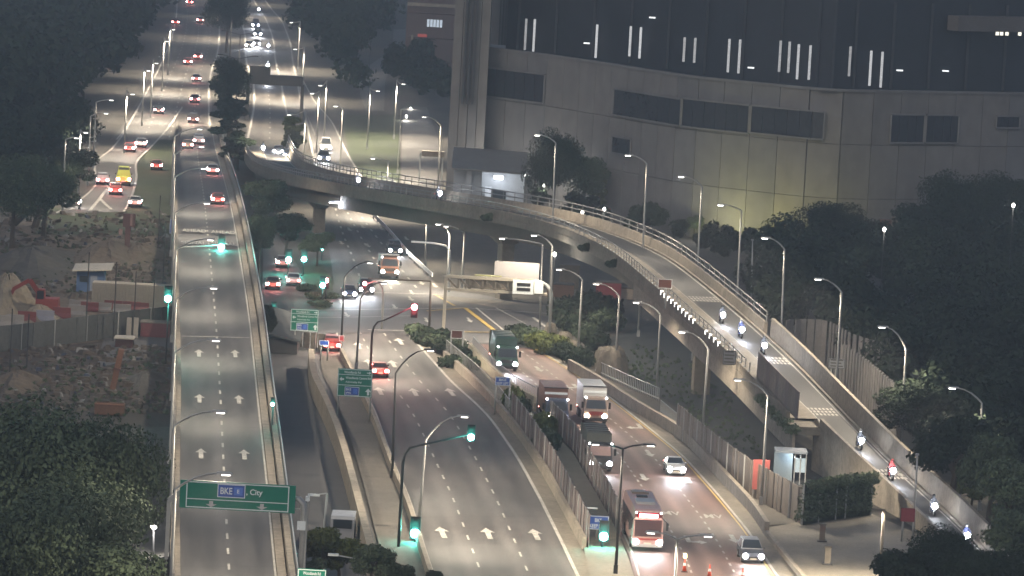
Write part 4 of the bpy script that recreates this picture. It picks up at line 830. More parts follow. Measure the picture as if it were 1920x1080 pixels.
for k, (u, v) in enumerate(((432, 75), (436, 30), (430, 130), (428, 5), (440, -20), (445, 180), (440, 235))):
    b_ = G(u, v, 0); r = thing('median_lamp', ('double-armed lamp in the highway median, '+['third from the top of the photo', 'second from the top of the photo', 'by the dark round tree', 'topmost', 'just past the top edge', 'behind the ivy mass', 'above the void between the flyovers'][k]), 'street lamp', b_, 0, 'lamps in the highway median')
    part('pole', MB().tube([b_, b_+Vector((0, 0, 11.5))], [.16, .09], 6), DARKM, r)
    for s_ in (-1, 1):
        part('arm', MB().bar(b_+Vector((0, 0, 11.4)), b_+Vector((s_*2.8, 0, 12)), .1, .1), DARKM, r); part('lamp_head', MB().box(b_+Vector((s_*3.0, 0, 12)), (1.0, .35, .15)), DARKM, r)
        lamp_light('SPOT', b_+Vector((s_*3.2, 0, 11.8)), LAMPW*1.2, LAMPCOL, .3, 155, .7, (s_*.25, 0, -1), r)
# small lit bulbs scattered by the tree line
for u, v, D, lb in ((914, 301, 735, 'on the guardhouse roof edge'), (983, 328, 730, 'in the tree right of the guardhouse'), (1020, 348, 726, 'low in the tree right of the guardhouse'), (1133, 392, 690, 'by the red sign behind the ramp'), (1092, 398, 690, 'left of the red sign behind the ramp'), (1325, 430, 690, 'in the bush against the yellow-lit wall'), (1658, 430, 600, 'by the brick column among dark trees'), (1900, 385, 590, 'in the dark trees at the right edge'), (762, 218, 900, 'above the entrance road, lower'), (770, 204, 930, 'above the entrance road, upper'), (798, 157, 1020, 'by the brick building'), (810, 157, 1021, 'by the brick building, right one'), (1040, 477, 575, 'right of the rear pier'), (696, 61, 1020, 'in the forest by the side road')):
    p = AT(u, v, D); r = thing('lamp_post', 'small bright bulb lamp '+lb, 'lamp', (p.x, p.y, 0), 0, 'small bulb lamps')
    part('post', MB().tube([(p.x, p.y, 0), (p.x, p.y, p.z-.2)], .06, 6), DARKM, r); part('bulb', MB().tube([(p.x, p.y-.1, p.z-.25), (p.x, p.y-.1, p.z), (p.x, p.y-.1, p.z+.25)], [.09, .21, .09], 8), LENS, r)
    lamp_light('POINT', (p.x, p.y-.7, p.z+.1), 420, (1, .95, .85), .2, parent=r)
# floodlights washing the pale wall yellow
for u_, e_, lb in ((1350, 1500, 'yellow floodlight at the foot of the huge building, left one'), (1430, 1700, 'yellow floodlight at the foot of the huge building, middle one'), (1545, 1300, 'yellow floodlight behind the dark tree at the corner of the lit wall')):
    p = on_line(FF, u_, 0.3)+Vector((-1, -7.5, 0.2)); r = thing('floodlight', lb, 'lamp', p, 0)
    part('housing', MB().box(p, (.6, .4, .4)), DARKM, r); lamp_light('SPOT', p+Vector((0, .6, .3)), e_, (1, .93, .25), .3, 125, .9, (0, 1, .62), r)

p = G(634, 380, 6.2); r = thing('underpass_lamp', 'cool white lamp slung under the ramp girder above the upper road', 'lamp', (p.x, p.y, 6.2), 0); part('housing', MB().box((p.x, p.y, 6.35), (2.6, .5, .25)), DARKM, r); part('lens', MB().box((p.x, p.y-.05, 6.17), (2.3, .4, .1)), WLITE, r); lamp_light('POINT', (p.x, p.y-.3, 5.9), 1300, (.86, .90, 1), .4, parent=r)
# ================================================================ traffic signals
def signal(label, px, D, state, post=None, arm=None, zb=0.0, s=1.0, pw=1.0, heads=1, back=True, ped=False):
    p = AT(px[0], px[1], D); r = thing('traffic_signal', label, 'traffic light', (p.x, p.y, zb) if post is None else (AT(post, px[1], D).x, D, zb), 0, 'traffic signals')
    lz = {'g': -.32, 'r': .32}[state]*s; z0 = p.z-lz
    hs = part('housing', MB().box((p.x, D+.12, z0), (.36*s, .24, 1.05*s)), BLACK, r)
    if back: part('backplate', MB().box((p.x, D+.2, z0), (.62*s, .03, 1.35*s)), BLACK, hs)
    for k, c in ((.32, 'r'), (0, 'a'), (-.32, 'g')):
        on = c == state; m = (GLITE if c == 'g' else RLITE) if on else mat('lens_off', (.03, .03, .03), .4, 0)
        part('lens', MB().disc((p.x, D-.02, z0+k*s), (.26 if on else .12)*s, 'y', .06), m, hs)
    if arm:     # (arm start px) curved post with a horizontal arm
        q = AT(arm[0], arm[1], D); x0 = q.x; zt = q.z; sg = 1 if p.x > x0 else -1
        part('post', MB().tube([(x0, D+.2, zb), (x0, D+.2, zt-1.4), (x0+sg*.15, D+.2, zt-.7), (x0+sg*.5, D+.2, zt-.2), (x0+sg*1.1, D+.2, zt), (p.x-sg*.3, D+.2, p.z+.05-lz*.3)], [.13, .12, .11, .10, .09, .07], 8), POLE if heads == 1 else DARKM, r, smooth=True)
    elif post is not None:
        x0 = AT(post, px[1], D).x; part('post', MB().tube([(x0, D+.25, zb), (x0, D+.25, z0)], .08, 8), DARKM, r, smooth=True)
    lamp_light('POINT', (p.x, D-.45, p.z), 330*pw, (.10, 1, .78) if state == 'g' else (1, .12, .15), .15, parent=r)
    return r
signal('green signal on a long arm over the right lane of the flyover', (415, 463), 580, 'g', None, (330, 462), 6.0, 1.35, 1.6)
signal('green signal on the left parapet of the flyover, over the hoarding', (315, 560), 470, 'g', 316, None, 5.6, 1.2, 1.2)
signal('green signal at the end of a curved arm over the central road', (883, 820), 402, 'g', None, (757, 835), 0, 1.0, .5, 2)
signal('green signal on a low post at the left kerb of the central road', (778, 1000), 405, 'g', 778, None, 0, 1.35, 1.2)
signal('green signal on the traffic island beside the blue sign', (1132, 1006), 407, 'g', 1130, None, .13, 1.3, .9)
signal('red signal on a curved arm over the junction', (777, 576), 515, 'r', None, (699, 600), 0, 1.1, 1.0, 2)
signal('small red signal above the queueing cars at the junction', (684, 532), 560, 'r', None, (720, 528), 0, .8, .4)
signal('left one of the two green signals in front of the leafy tree under the ramp', (541, 487), 615, 'g', 541, None, 0, 1.3, .9)
signal('right one of the two green signals in front of the leafy tree under the ramp', (570, 486), 616, 'g', 570, None, 0, 1.2, .9)
signal('green signal on the grass island, beside a red one', (605, 535), 585, 'g', 605, None, 0, 1.1, .8)
signal('red signal on the grass island, beside a green one', (612, 526), 588, 'r', 612, None, 0, 1.0, .4)
signal('small green signal at the kerb right next to the flyover', (513, 581), 560, 'g', 521, None, 0, .9, .5)
signal('small green signal far off at the tree foot by the green pier', (604, 466), 635, 'g', 604, None, 0, .7, .3)
signal('small green signal on the outer face of the flyover parapet', (511, 758), 420, 'g', 512, None, 3.0, .55, .15)
# grey L-shaped mast at the junction
ms = thing('signal_mast', 'brown-grey mast at the junction with a long level arm pointing left', 'pole', G(805, 612), 0); q = G(805, 612); t = AT(808, 527, q.y); e = AT(690, 522, q.y)
part('mast', MB().tube([q, t], .14, 8), mat('mast_brown', (.12, .10, .085), .7, .2, 1), ms, smooth=True); part('arm', MB().tube([t, e], .09, 6), mat('mast_brown', (.12, .10, .085)), ms)
m2 = thing('signal_mast', 'white arm reaching left from a pole left of the gantry', 'pole', G(842, 548), 0); q = G(842, 548); t = AT(844, 470, q.y); e = AT(771, 453, q.y)
part('mast', MB().tube([q, t], .12, 8), METAL, m2); part('arm', MB().tube([t, AT(836, 461, q.y), AT(815, 456, q.y), e], .12, 6), SIGNW, m2)
# ================================================================ vehicles
def paintm(n, c): return mat('paint_'+n, c, .35, .06, .8, spec=.5)
PW, PS, PB, PR, PD, PT, PY = paintm('white', (.42, .42, .41)), paintm('silver', (.28, .28, .29)), paintm('black', (.02, .021, .024)), paintm('red', (.20, .035, .03)), paintm('dark_blue', (.035, .045, .08)), paintm('taupe', (.20, .15, .12)), paintm('yellow_green', (.42, .45, .07))
PO, PG = paintm('brown', (.16, .075, .05)), paintm('dark_green', (.028, .06, .045))
PLATE = mat('number_plate', (.5, .48, .4), .5, .05)
def wheels(kit, xs, ys, r, w):
    for y in ys:
        for s in (-1, 1):
            t = kit.add('wheel', MB().disc((0, 0, 0), r, 'x', w, 14), RUBBER, None, True, (s*xs, y, r)); kit.add('rim', MB().disc((0, 0, 0), r*.58, 'x', w+.03, 10), METAL, t)
def car_kit(L=4.5, Wd=.88, H=1.45, tall=False):
    k = Kit(); h = L/2; b = .92 if not tall else 1.02; dk = -h*.62 if not tall else -h*.93
    body = MB().profile([(-h+.08, .30), (-h, .55), (-h+.05, b-.04), (dk, b+.03), (h*.40, b), (h*.88, b-.17), (h, .58), (h-.06, .26), (h*.8, .22), (-h*.8, .22)], [Wd*.9, Wd*.96, Wd*.94, Wd*.97, Wd*.97, Wd*.9, Wd*.86, Wd*.84, Wd*.9, Wd*.92])
    k.add('body', body, PW, None)
    r0, r1 = (dk+.55, h*.02) if not tall else (-h*.80, h*.0)
    k.add('roof', MB().profile([(dk+.04, b+.02), (r0, H-.04), (r0+.25, H), (r1-.2, H), (r1, H-.04), (h*.42, b)], [Wd*.93, Wd*.70, Wd*.68, Wd*.68, Wd*.70, Wd*.93]), PW, None)
    def quad(y0, z0, w0, y1, z1, w1, o=.012): return MB().add([(-w0, y0, z0+o), (w0, y0, z0+o), (w1, y1, z1+o), (-w1, y1, z1+o)], [(0, 1, 2, 3)])
    k.add('windscreen', quad(h*.40, b+.07, Wd*.86, r1+.03, H-.07, Wd*.66, .02), GLASS)
    k.add('rear_window', quad(dk+.10, b+.10, Wd*.84, r0-.02, H-.08, Wd*.64, .02), GLASS)
    for s in (-1, 1):
        k.add('side_window', MB().add([(s*(Wd*.93+.01), dk+.45, b+.06), (s*(Wd*.93+.01), h*.30, b+.06), (s*(Wd*.71+.012), r1-.08, H-.09), (s*(Wd*.71+.012), r0+.16, H-.09)], [(0, 1, 2, 3)]), GLASS)
        k.add('headlight', MB().disc((s*Wd*.70, h-.03, .64), .21, 'y', .12, 10), HEADL)
        k.add('taillight', MB().box((s*Wd*.74, -h-.01, .74), (.36, .08, .24)), TAILL)
        k.add('mirror', MB().box((s*(Wd+.07), h*.33, b+.1), (.18, .12, .13)), BLACK)
    k.add('number_plate', MB().box((0, -h-.02, .52), (.5, .04, .13)), PLATE); k.add('number_plate', MB().box((0, h+.0, .42), (.5, .04, .12)), PLATE)
    k.add('bumper', MB().box((0, -h+.02, .36), (Wd*1.75, .1, .16)), BLACK); k.add('grille', MB().box((0, h-.015, .50), (.8, .06, .14)), BLACK)
    wheels(k, Wd*.86, (-h*.60, h*.62), .32, .20); k.L = L; return k
CAR, SUV = car_kit(), car_kit(4.6, .93, 1.70, True)
VAN = car_kit(4.9, .93, 2.05, True)
def lorry_kit(cargo='box', L=8.0, H=3.4):
    k = Kit(); h = L/2; c0 = h-1.75
    k.add('chassis', MB().box((0, -.2, .75), (1.0, L-.8, .3)), DARKM)
    k.add('cab', MB().profile([(c0, .55), (c0, 2.5), (c0+.25, 2.62), (h-.45, 2.58), (h-.12, 1.55), (h, 1.35), (h, .5)], [1.1, 1.05, .98, .98, 1.08, 1.12, 1.12]), PW)
    k.add('windscreen', MB().add([(-.96, h-.10, 1.58), (.96, h-.10, 1.58), (.88, h-.40, 2.42), (-.88, h-.40, 2.42)], [(0, 1, 2, 3)]), GLASS)
    for s in (-1, 1):
        k.add('side_window', MB().add([(s*1.10, h-.35, 1.6), (s*1.07, c0+.5, 1.6), (s*1.02, c0+.5, 2.35), (s*1.02, h-.55, 2.35)], [(0, 1, 2, 3)]), GLASS)
        k.add('headlight', MB().disc((s*.86, h+.01, .86), .23, 'y', .1, 10), HEADW)
        k.add('upper_lamp', MB().disc((s*1.0, h-.30, 2.62), .10, 'y', .1, 8), mat('lamp_small', (.8, .8, .8), .3, 0, emit=(.95, .97, 1), es=14))
        k.add('mirror', MB().box((s*1.32, h-.2, 1.9), (.2, .12, .6)), BLACK)
        k.add('taillight', MB().box((s*.95, -h-.01, .85), (.25, .05, .18)), TAILL)
    k.add('grille', MB().box((0, h+.01, 1.12), (1.4, .05, .36)), DARKM); k.add('bumper', MB().box((0, h+.0, .55), (2.2, .16, .34)), DARKM)
    if cargo == 'box':
        k.add('cargo_box', MB().box((0, (c0-h)/2-.05, (1.05+H)/2), (2.3, c0+h-.1, H-1.05)), PO); k.add('top_band', MB().box((0, c0-.09, H-.5), (2.2, .06, .22)), SIGNW)
        k.add('box_edge', MB().box((0, c0-.08, H+.03), (2.36, .12, .1)), DARKM)
    elif cargo == 'canvas':
        k.add('cargo_cover', MB().profile([(-h, 1.1), (-h, H-.1), (-h+.3, H), (c0-.5, H), (c0-.15, H-.15), (c0-.12, 1.1)], [1.15, 1.15, .95, .95, 1.12, 1.15]), PG)
        for q in range(5): k.add('hoop', MB().box((0, -h+.5+q*(L-2.8)/4, H+.02), (2.0, .07, .05)), DARKM)
    else:
        k.add('tipper_body', MB().profile([(-h, 1.2), (-h, H-.5), (c0-.1, H-.35), (c0+.5, H-.2), (c0+.5, H-.1), (c0-.1, H-.1), (c0-.1, 1.2)], [1.15]*7), PS)
    wheels(k, 1.0, (-h*.72, -h*.45, h*.66), .5, .3); k.L = L; return k
BOXT, CANV, TIPP = lorry_kit('box', 8.2, 3.5), lorry_kit('canvas', 8.5, 3.5), lorry_kit('tipper', 7.0, 3.0)
def bus_kit(L=11.8, H=3.35):
    k = Kit(); h = L/2
    k.add('body', MB().profile([(-h, .45), (-h, H-.35), (-h+.25, H-.05), (-h+.6, H), (h-.9, H), (h-.35, H-.12), (h-.08, H-.8), (h, 1.2), (h, .4)], [1.2, 1.22, 1.14, 1.08, 1.08, 1.1, 1.2, 1.24, 1.24]), PW)
    k.add('windscreen', MB().add([(-1.08, h+.012, 1.22), (1.08, h+.012, 1.22), (1.08, h-.06, H-.78), (-1.08, h-.06, H-.78)], [(0, 1, 2, 3)]), mat('coach_glass_red_glow', (.05, .03, .035), .15, .1, 1, spec=.6))  # red light at the windscreen is put into the glass colour
    k.add('display', MB().box((0, h-.17, H-.45), (1.5, .12, .26)), mat('led_red', (.3, .02, .02), .4, .5, 3, emit=(1, .12, .14), es=45))
    k.add('display_frame', MB().box((0, h-.22, H-.46), (2.2, .12, .55)), mat('coach_mask', (.07, .015, .02), .4, .1))
    for s in (-1, 1):
        for q in range(6): k.add('side_window', MB().box((s*1.225, -h+1.1+q*1.72, 2.1), (.04, 1.55, .95)), GLASS)
        k.add('headlight', MB().disc((s*.98, h+.01, .78), .23, 'y', .1, 10), HEADL); k.add('mirror', MB().box((s*1.52, h+.2, 2.1), (.2, .16, .6)), BLACK); k.add('mirror_arm', MB().bar((s*1.1, h-.1, 2.75), (s*1.52, h+.2, 2.4), .07, .07), BLACK)
        k.add('taillight', MB().box((s*1.0, -h-.01, 1.1), (.2, .05, .4)), TAILL)
        k.add('corner_lamp', MB().disc((s*1.0, h-.2, H-.22), .07, 'y', .1, 8), mat('lamp_small', (.8, .8, .8)))
    k.add('number_plate', MB().box((0, h+.02, .66), (.6, .03, .13)), PLATE); k.add('bumper', MB().box((0, h-.02, .47), (2.4, .12, .24)), PS)
    k.add('stripe', MB().box((0, h-.0, 1.0), (2.3, .06, .16)), mat('coach_red', (.22, .04, .04), .4, .1))
    k.add('roof_unit', MB().box((0, 1.4, H+.1), (1.5, 2.2, .22)), PS); k.add('roof_hatch', MB().box((0, -2.0, H+.05), (.9, .9, .1)), DARKM); k.add('roof_unit', MB().box((0, -4.2, H+.08), (1.4, 1.4, .18)), PT)
    wheels(k, 1.1, (-h*.5, h*.62), .5, .3); k.L = L; return k
BUS = bus_kit()
MOTO = Kit()
MOTO.add('frame', MB().profile([(-.75, .62), (-.8, .85), (-.2, .80), (.1, .98), (.45, .98), (.6, .75), (.2, .35), (-.35, .35)], [.10, .14, .16, .18, .14, .12, .16, .16]), PD)
MOTO.add('seat', MB().box((0, -.35, .86), (.28, .75, .1)), BLACK)
for y_ in (-.68, .68): w_ = MOTO.add('wheel', MB().disc((0, 0, 0), .30, 'x', .12, 14), RUBBER, None, True, (0, y_, .30)); MOTO.add('rim', MB().disc((0, 0, 0), .17, 'x', .13, 8), METAL, w_)
MOTO.add('handlebar', MB().bar((-.36, .42, 1.05), (.36, .42, 1.05), .04, .04), DARKM); MOTO.add('fork', MB().bar((-.09, .45, 1.0), (-.09, .68, .3), .05, .05).bar((.09, .45, 1.0), (.09, .68, .3), .05, .05), METAL)
MOTO.add('headlight', MB().disc((0, .66, .90), .25, 'y', .12, 10), HEADL); MOTO.add('taillight', MB().box((0, -.84, .80), (.2, .06, .12)), TAILL); MOTO.add('number_plate', MB().box((0, -.86, .62), (.2, .03, .16)), PLATE)
for s in (-1, 1): MOTO.add('mirror', MB().box((s*.34, .40, 1.2), (.14, .04, .1)), BLACK)
MOTO.L = 1.7
def skin_person():
    V = [(0, -.16, .92), (0, -.08, 1.12), (0, .0, 1.36), (0, .04, 1.50), (0, .08, 1.60), (0, .09, 1.72),
         (.19, 0, 1.40), (.27, .17, 1.16), (.32, .38, 1.06), (-.19, 0, 1.40), (-.27, .17, 1.16), (-.32, .38, 1.06),
         (.11, -.1, .90), (.20, .26, .78), (.17, .12, .38), (.17, .24, .33), (-.11, -.1, .90), (-.20, .26, .78), (-.17, .12, .38), (-.17, .24, .33)]
    E = [(0, 1), (1, 2), (2, 3), (3, 4), (4, 5), (2, 6), (6, 7), (7, 8), (2, 9), (9, 10), (10, 11), (0, 12), (12, 13), (13, 14), (14, 15), (0, 16), (16, 17), (17, 18), (18, 19)]
    Rr = [.16, .15, .18, .07, .09, .085, .085, .06, .045, .085, .06, .045, .10, .075, .055, .045, .10, .075, .055, .045]
    me = bpy.data.meshes.new('person'); me.from_pydata(V, E, []); o = bpy.data.objects.new('person', me); COL.objects.link(o)
    o.modifiers.new('s', 'SKIN')
    for sv, r_ in zip(me.skin_vertices[0].data, Rr): sv.radius = (r_, r_)
    me.skin_vertices[0].data[0].use_root = True
    ss = o.modifiers.new('d', 'SUBSURF'); ss.levels = 1; bpy.context.view_layer.update()
    m2 = bpy.data.meshes.new_from_object(o.evaluated_get(bpy.context.evaluated_depsgraph_get())); bpy.data.objects.remove(o); m2.name = 'person'; return m2
PERSON = skin_person(); PERSON.materials.append(mat('jacket_dark', (.03, .033, .04), .8, .2, 3))
HELM = MB(); HELM.tube([(0, .09, 1.56), (0, .09, 1.62), (0, .09, 1.70), (0, .09, 1.78), (0, .09, 1.83)], [.10, .135, .145, .115, .05], 12); HELM = HELM.mesh('helmet', smooth=True)
HELM.materials.append(mat('helmet_white', (.45, .45, .45), .3, .05)); VIS = MB().box((0, .215, 1.68), (.2, .04, .1)).mesh('visor'); VIS.materials.append(GLASS)
def rider(label, o, jm=None, hm=None):
    p = link('person', PERSON, jm or PERSON.materials[0], None, o.location, o.rotation_euler[2]); p.rotation_euler = o.rotation_euler; tag(p, label, 'person', 'motorcycle riders')
    h_ = link('helmet', HELM, hm or HELM.materials[0], p); link('visor', VIS, GLASS, p); return p
def place(kit, name, label, cat, px, to, z=0.02, front=False, mats=None, group='vehicles on the roads', head=0.0, tail=0.0, warm=False, z2=None):
    P = G(px[0], px[1], z); d = G(to[0], to[1], z if z2 is None else z2)-P; d.z = 0; d.normalize()
    C = P - d*(kit.L/2) if front else P + d*(kit.L/2)
    o = kit.spawn(name, label, cat, C, yaw(d), group, mats)
    if head: lamp_light('SPOT', P+d*.25+Vector((0, 0, .8)), 1500*head, (1, .88, .72) if warm else (.86, .9, 1), .3, 62, .8, d+Vector((0, 0, -.13)), None).parent = None
    if tail: lamp_light('POINT', P-d*.5+Vector((0, 0, .8)), 42*tail, (1, .15, .12), .3, parent=None)
    return o
def car(label, px, to, z, m, front=False, kit=None, brake=False, head=0, tail=0, cat='car', name='car', extra=None, grp=None):
    mm = {'body': m, 'roof': m}
    if brake: mm['taillight'] = BRAKE
    if extra: mm.update(extra)
    return place(kit or CAR, name, label, cat, px, to, z, front, mm, grp or ('cars driving away' if not front else 'cars coming towards the camera'), head, tail)
# driving away on the flyover and the highway beyond
car('dark red car with lit tail lights, nearest on the flyover', (408, 384), (402, 350), zA(384)+.02, PR, brake=True, tail=1)
car('pale car in the right lane of the flyover, second nearest', (399, 328), (393, 300), zA(328)+.02, PW, brake=True, kit=CAR, tail=.7)
car('pale boxy car at the top of the flyover, higher of two', (372, 272), (369, 240), zA(272)+.02, PW, kit=SUV, brake=True)
car('brownish car at the top of the flyover, left of the pale boxy one', (352, 280), (352, 250), zA(280)+.02, PT, brake=True)
for lb, px, to, m, k in (('dark car just past the end of the flyover', (362, 231), (363, 200), PB, SUV), ('dark car on the highway level with the ivy mass', (365, 193), (366, 170), PD, CAR), ('pale car on the highway left of the dark round tree', (368, 154), (369, 130), PS, CAR), ('left one of two red-lit cars side by side on the highway', (352, 122), (354, 100), PR, CAR), ('right one of two red-lit cars side by side on the highway', (371, 112), (372, 90), PR, CAR), ('lone dark car in the left lanes of the highway', (297, 214), (310, 180), PB, CAR), ('far car at the left edge of the highway', (329, 47), (330, 20), PR, CAR), ('far car near the right lanes of the highway', (375, 43), (375, 20), PS, CAR), ('farthest car at the top edge of the highway', (355, 9), (356, -15), PR, CAR)):
    car(lb, px, to, .05, m, kit=k, brake=True, tail=.5)
car('right one of two red-lit cars close together on the left road', (263, 277), (272, 262), .05, PS, brake=True, tail=1.2); car('left one of two red-lit cars close together on the left road', (242, 286), (252, 270), .05, PR, brake=True, tail=1.2)
car('silver car at the left kerb of the left road', (192, 347), (188, 320), .05, PS, kit=SUV, brake=True, tail=.8); car('red car behind the yellow-green van', (216, 366), (219, 340), .05, PR, kit=SUV, brake=True, tail=1.2)
o = place(VAN, 'van', 'yellow-green van seen from behind on the left road', 'van', (231, 349), (232, 325), .05, False, {'body': PY, 'roof': PY, 'taillight': BRAKE}, None, 0, .6); o.scale = (1.15, 1, 1.35)
car('white car turning out at the bottom of the left road', (252, 389), (262, 372), .05, PW, brake=True, tail=.4); car('small red-lit car on the grass-side lane by the flyover', (293, 319), (297, 300), .05, PR, brake=True, tail=.5)
# inbound
for lb, px, m, k, w in (('wide vehicle with paired headlights, upper of the cluster on the inbound highway', (479, 52), PD, VAN, 0), ('wide vehicle with paired headlights, lower of the cluster on the inbound highway', (483, 69), PD, VAN, 0), ('car with warm headlights at the left of the inbound cluster', (467, 90), PT, CAR, 1), ('car just right of the warm-lit one in the inbound cluster', (481, 87), PS, CAR, 0)):
    car(lb, px, (px[0]+1, px[1]+25), .03, m, True, k, head=2.0, extra={'headlight': HEADW} if w else None)
car('pale car with bright headlights at the mouth of the ramp', (521, 292), (520, 306), 1.3, PS, True, head=1.0); car('second car with bright headlights at the mouth of the ramp, slightly right', (541, 299), (541, 312), 1.6, PD, True, head=.8)
car('white tall car on the slip road, farther one', (611, 284), (618, 305), .06, PW, True, VAN, head=.4); car('dark car with bright headlights on the slip road, nearer one', (607, 304), (612, 325), .06, PD, True, SUV, head=.8)
# junction
place(TIPP, 'lorry', 'tipper lorry with a pale canopy coming out of the road under the ramp', 'lorry', (730, 523), (742, 550), .04, True, {'cab': PO, 'tipper_body': PW}, 'lorries', .8, 0, True)
car('dark car behind the tipper lorry, beside the guard rail', (741, 479), (756, 500), .04, PB, True, SUV, head=.7)
car('left one of two dark cars with bright headlights in the junction', (655, 561), (663, 580), .06, PD, True, head=1.6); car('right one of two dark cars with bright headlights in the junction', (687, 553), (694, 572), .06, PB, True, SUV, head=1.3)
car('white hatchback seen from behind on the service road', (550, 537), (546, 510), .05, PW, tail=.2); car('car with red tail lights right next to the flyover on the service road', (511, 544), (511, 515), .05, PT, brake=True, tail=.6); car('pale car farther up the service road by the green signals', (530, 503), (527, 480), .05, PS, brake=True, tail=.3)
car('braking car in front of the first green direction sign', (713, 709), (698, 680), .03, PR, brake=True, tail=2.2); car('braking car at the corner above the pavement ramp', (622, 660), (613, 640), .03, PR, brake=True, kit=SUV, tail=2.0)
# towards the camera on the right carriageway
place(CANV, 'lorry', 'dark green lorry with four lights, first after the junction', 'lorry', (950, 698), (976, 730), .03, True, {'cab': PG, 'cargo_cover': PG, 'headlight': HEADL}, 'lorries', 2.2)
place(BOXT, 'lorry', 'lorry with a tall brown cargo box and pale band behind the panel fence', 'lorry', (1043, 800), (1066, 835), .03, True, {'cab': PD}, 'lorries', .8, 0, True)
place(BOXT, 'lorry', 'lorry with a pale pink cab and white box beside the brown one', 'lorry', (1116, 797), (1138, 827), .03, True, {'cab': PT, 'cargo_box': PW, 'grille': PR}, 'lorries', .8)
place(CANV, 'lorry', 'lorry with a grey-green canvas top and pink windscreen behind the panel fence', 'lorry', (1124, 887), (1145, 920), .03, True, {'cab': PB, 'windscreen': mat('pink_glass', (.26, .18, .165), .4, .15, 1), 'cargo_cover': mat('canvas_grey', (.09, .092, .078), .8, .2, 1), 'headlight': HEADL}, 'lorries', .9)
place(BUS, 'coach', 'white coach with a glowing red destination display', 'bus', (1213, 1034), (1232, 1072), .03, True, {'body': mat('coach_red_glow', (.30, .19, .175), .35, .06, .8, spec=.5)}, None, .9)  # red glow on the white coach is mixed into its body colour
q_ = G(1215, 1000, 0); lamp_light('POINT', (q_.x, q_.y-1.6, 2.9), 480, (1, .10, .14), .4)
car('white taxi-like car with bright headlights in the middle lane', (1268, 893), (1285, 920), .03, PW, True, head=1.0); car('dark sport utility car with white roof rails, nearest on the right carriageway', (1412, 1058), (1440, 1100), .03, mat('paint_graphite', (.055, .056, .065), .35, .06, .8, spec=.5), True, SUV, head=1.0, extra={'roof': PS})
# motorcycles
def moto(label, rl, px=None, to=None, z=.05, front=True, st=None, lat=1.2, hm=None, jm=None, tailb=False, head=.5):
    if st is not None:
        k = min(range(3, 157), key=lambda i: abs(proj(J[i]-Vector((0, 0, 0)))[0]-st)); C = offset(J, -lat)[k]; d = J[k+1]-J[k]
    else:
        C = G(px[0], px[1], z); d = G(to[0], to[1], z)-C
    pit = math.atan2(d.z, math.hypot(d.x, d.y)); d2 = Vector((d.x, d.y, 0)).normalized()
    o = MOTO.spawn('motorcycle', label, 'motorcycle', C+Vector((0, 0, .01)), yaw(d2), 'motorcycles', {'taillight': BRAKE} if tailb else None); o.rotation_euler = (pit if st is not None else 0, 0, yaw(d2))
    rider(rl, o, jm, hm)
    if head and front: lamp_light('SPOT', C+d2*.95+Vector((0, 0, .95)), 750*head, (.82, .86, 1), .2, 62, .8, d+Vector((0, 0, -.12*d.length)))
    return o
HR, HB_ = mat('helmet_red', (.3, .03, .03), .3, .05), mat('helmet_black', (.02, .02, .02), .3, .05); JB, JR = mat('jacket_blue', (.04, .05, .12), .8, .2, 3), mat('jacket_red', (.2, .03, .03), .8, .2, 3)
moto('motorcycle by the notice board on the ramp, farthest of that group', 'rider in a dark jacket and black helmet behind the notice board', st=1408, lat=2.9, hm=HB_, head=1.2)
moto('motorcycle in the middle of the group by the notice board', 'rider in a blue jacket in the middle of the ramp group', st=1440, lat=2.6, jm=JB, head=1.0)
moto('motorcycle in front of the group by the notice board', 'rider in a dark jacket leading the ramp group', st=1472, lat=2.0, hm=HB_, head=.8)
moto('motorcycle with a dazzling headlight halfway down the screened ramp', 'rider with a white helmet halfway down the screened ramp', st=1640, lat=1.6, head=1.2)
moto('motorcycle with a dazzling headlight by the last rumble strip', 'rider in a red jacket and red helmet by the last rumble strip', st=1708, lat=1.6, hm=HR, jm=JR, head=1.0)
moto('dark motorcycle near the foot of the ramp', 'rider in a dark jacket near the foot of the ramp', st=1775, lat=1.3, hm=HB_, head=.1)
moto('motorcycle at the very foot of the ramp beside the wall end', 'rider at the very foot of the ramp beside the wall end', st=1832, lat=1.0, jm=JB, head=.3)
moto('motorcycle on the far ramp left of the tree, above the central road', 'rider far up the ramp, left one', st=690, lat=1.4, head=.3); moto('motorcycle on the far ramp above the rear of the guard rail', 'rider far up the ramp, right one', st=842, lat=1.4, head=.3)
moto('motorcycle with a red tail light at the bottom of the left road', 'rider with a black helmet at the bottom of the left road', (148, 391), (156, 378), .05, False, hm=HB_, tailb=True)
moto('motorcycle with a lit headlamp squeezed between the cream wall and the brown lorry', 'rider squeezed between the cream wall and the brown lorry', (1013, 775), (1030, 800), .05)
for lb, rl, px in (('lone headlight of a motorcycle, topmost on the inbound highway', 'rider of the topmost inbound motorcycle', (485, 24)), ('motorcycle right of the inbound cluster', 'rider right of the inbound cluster', (503, 93)), ('motorcycle just above the dark overhead gantry', 'rider just above the dark overhead gantry', (502, 130)), ('motorcycle just below the dark overhead gantry', 'rider just below the dark overhead gantry', (501, 159))):
    moto(lb, rl, px, (px[0], px[1]+20), .05, head=.8)
moto('dark motorcycle at the mouth of the ramp left of the bright cars', 'rider at the mouth of the ramp left of the bright cars', (493, 287), (492, 298), 1.2, head=.15, hm=HB_)
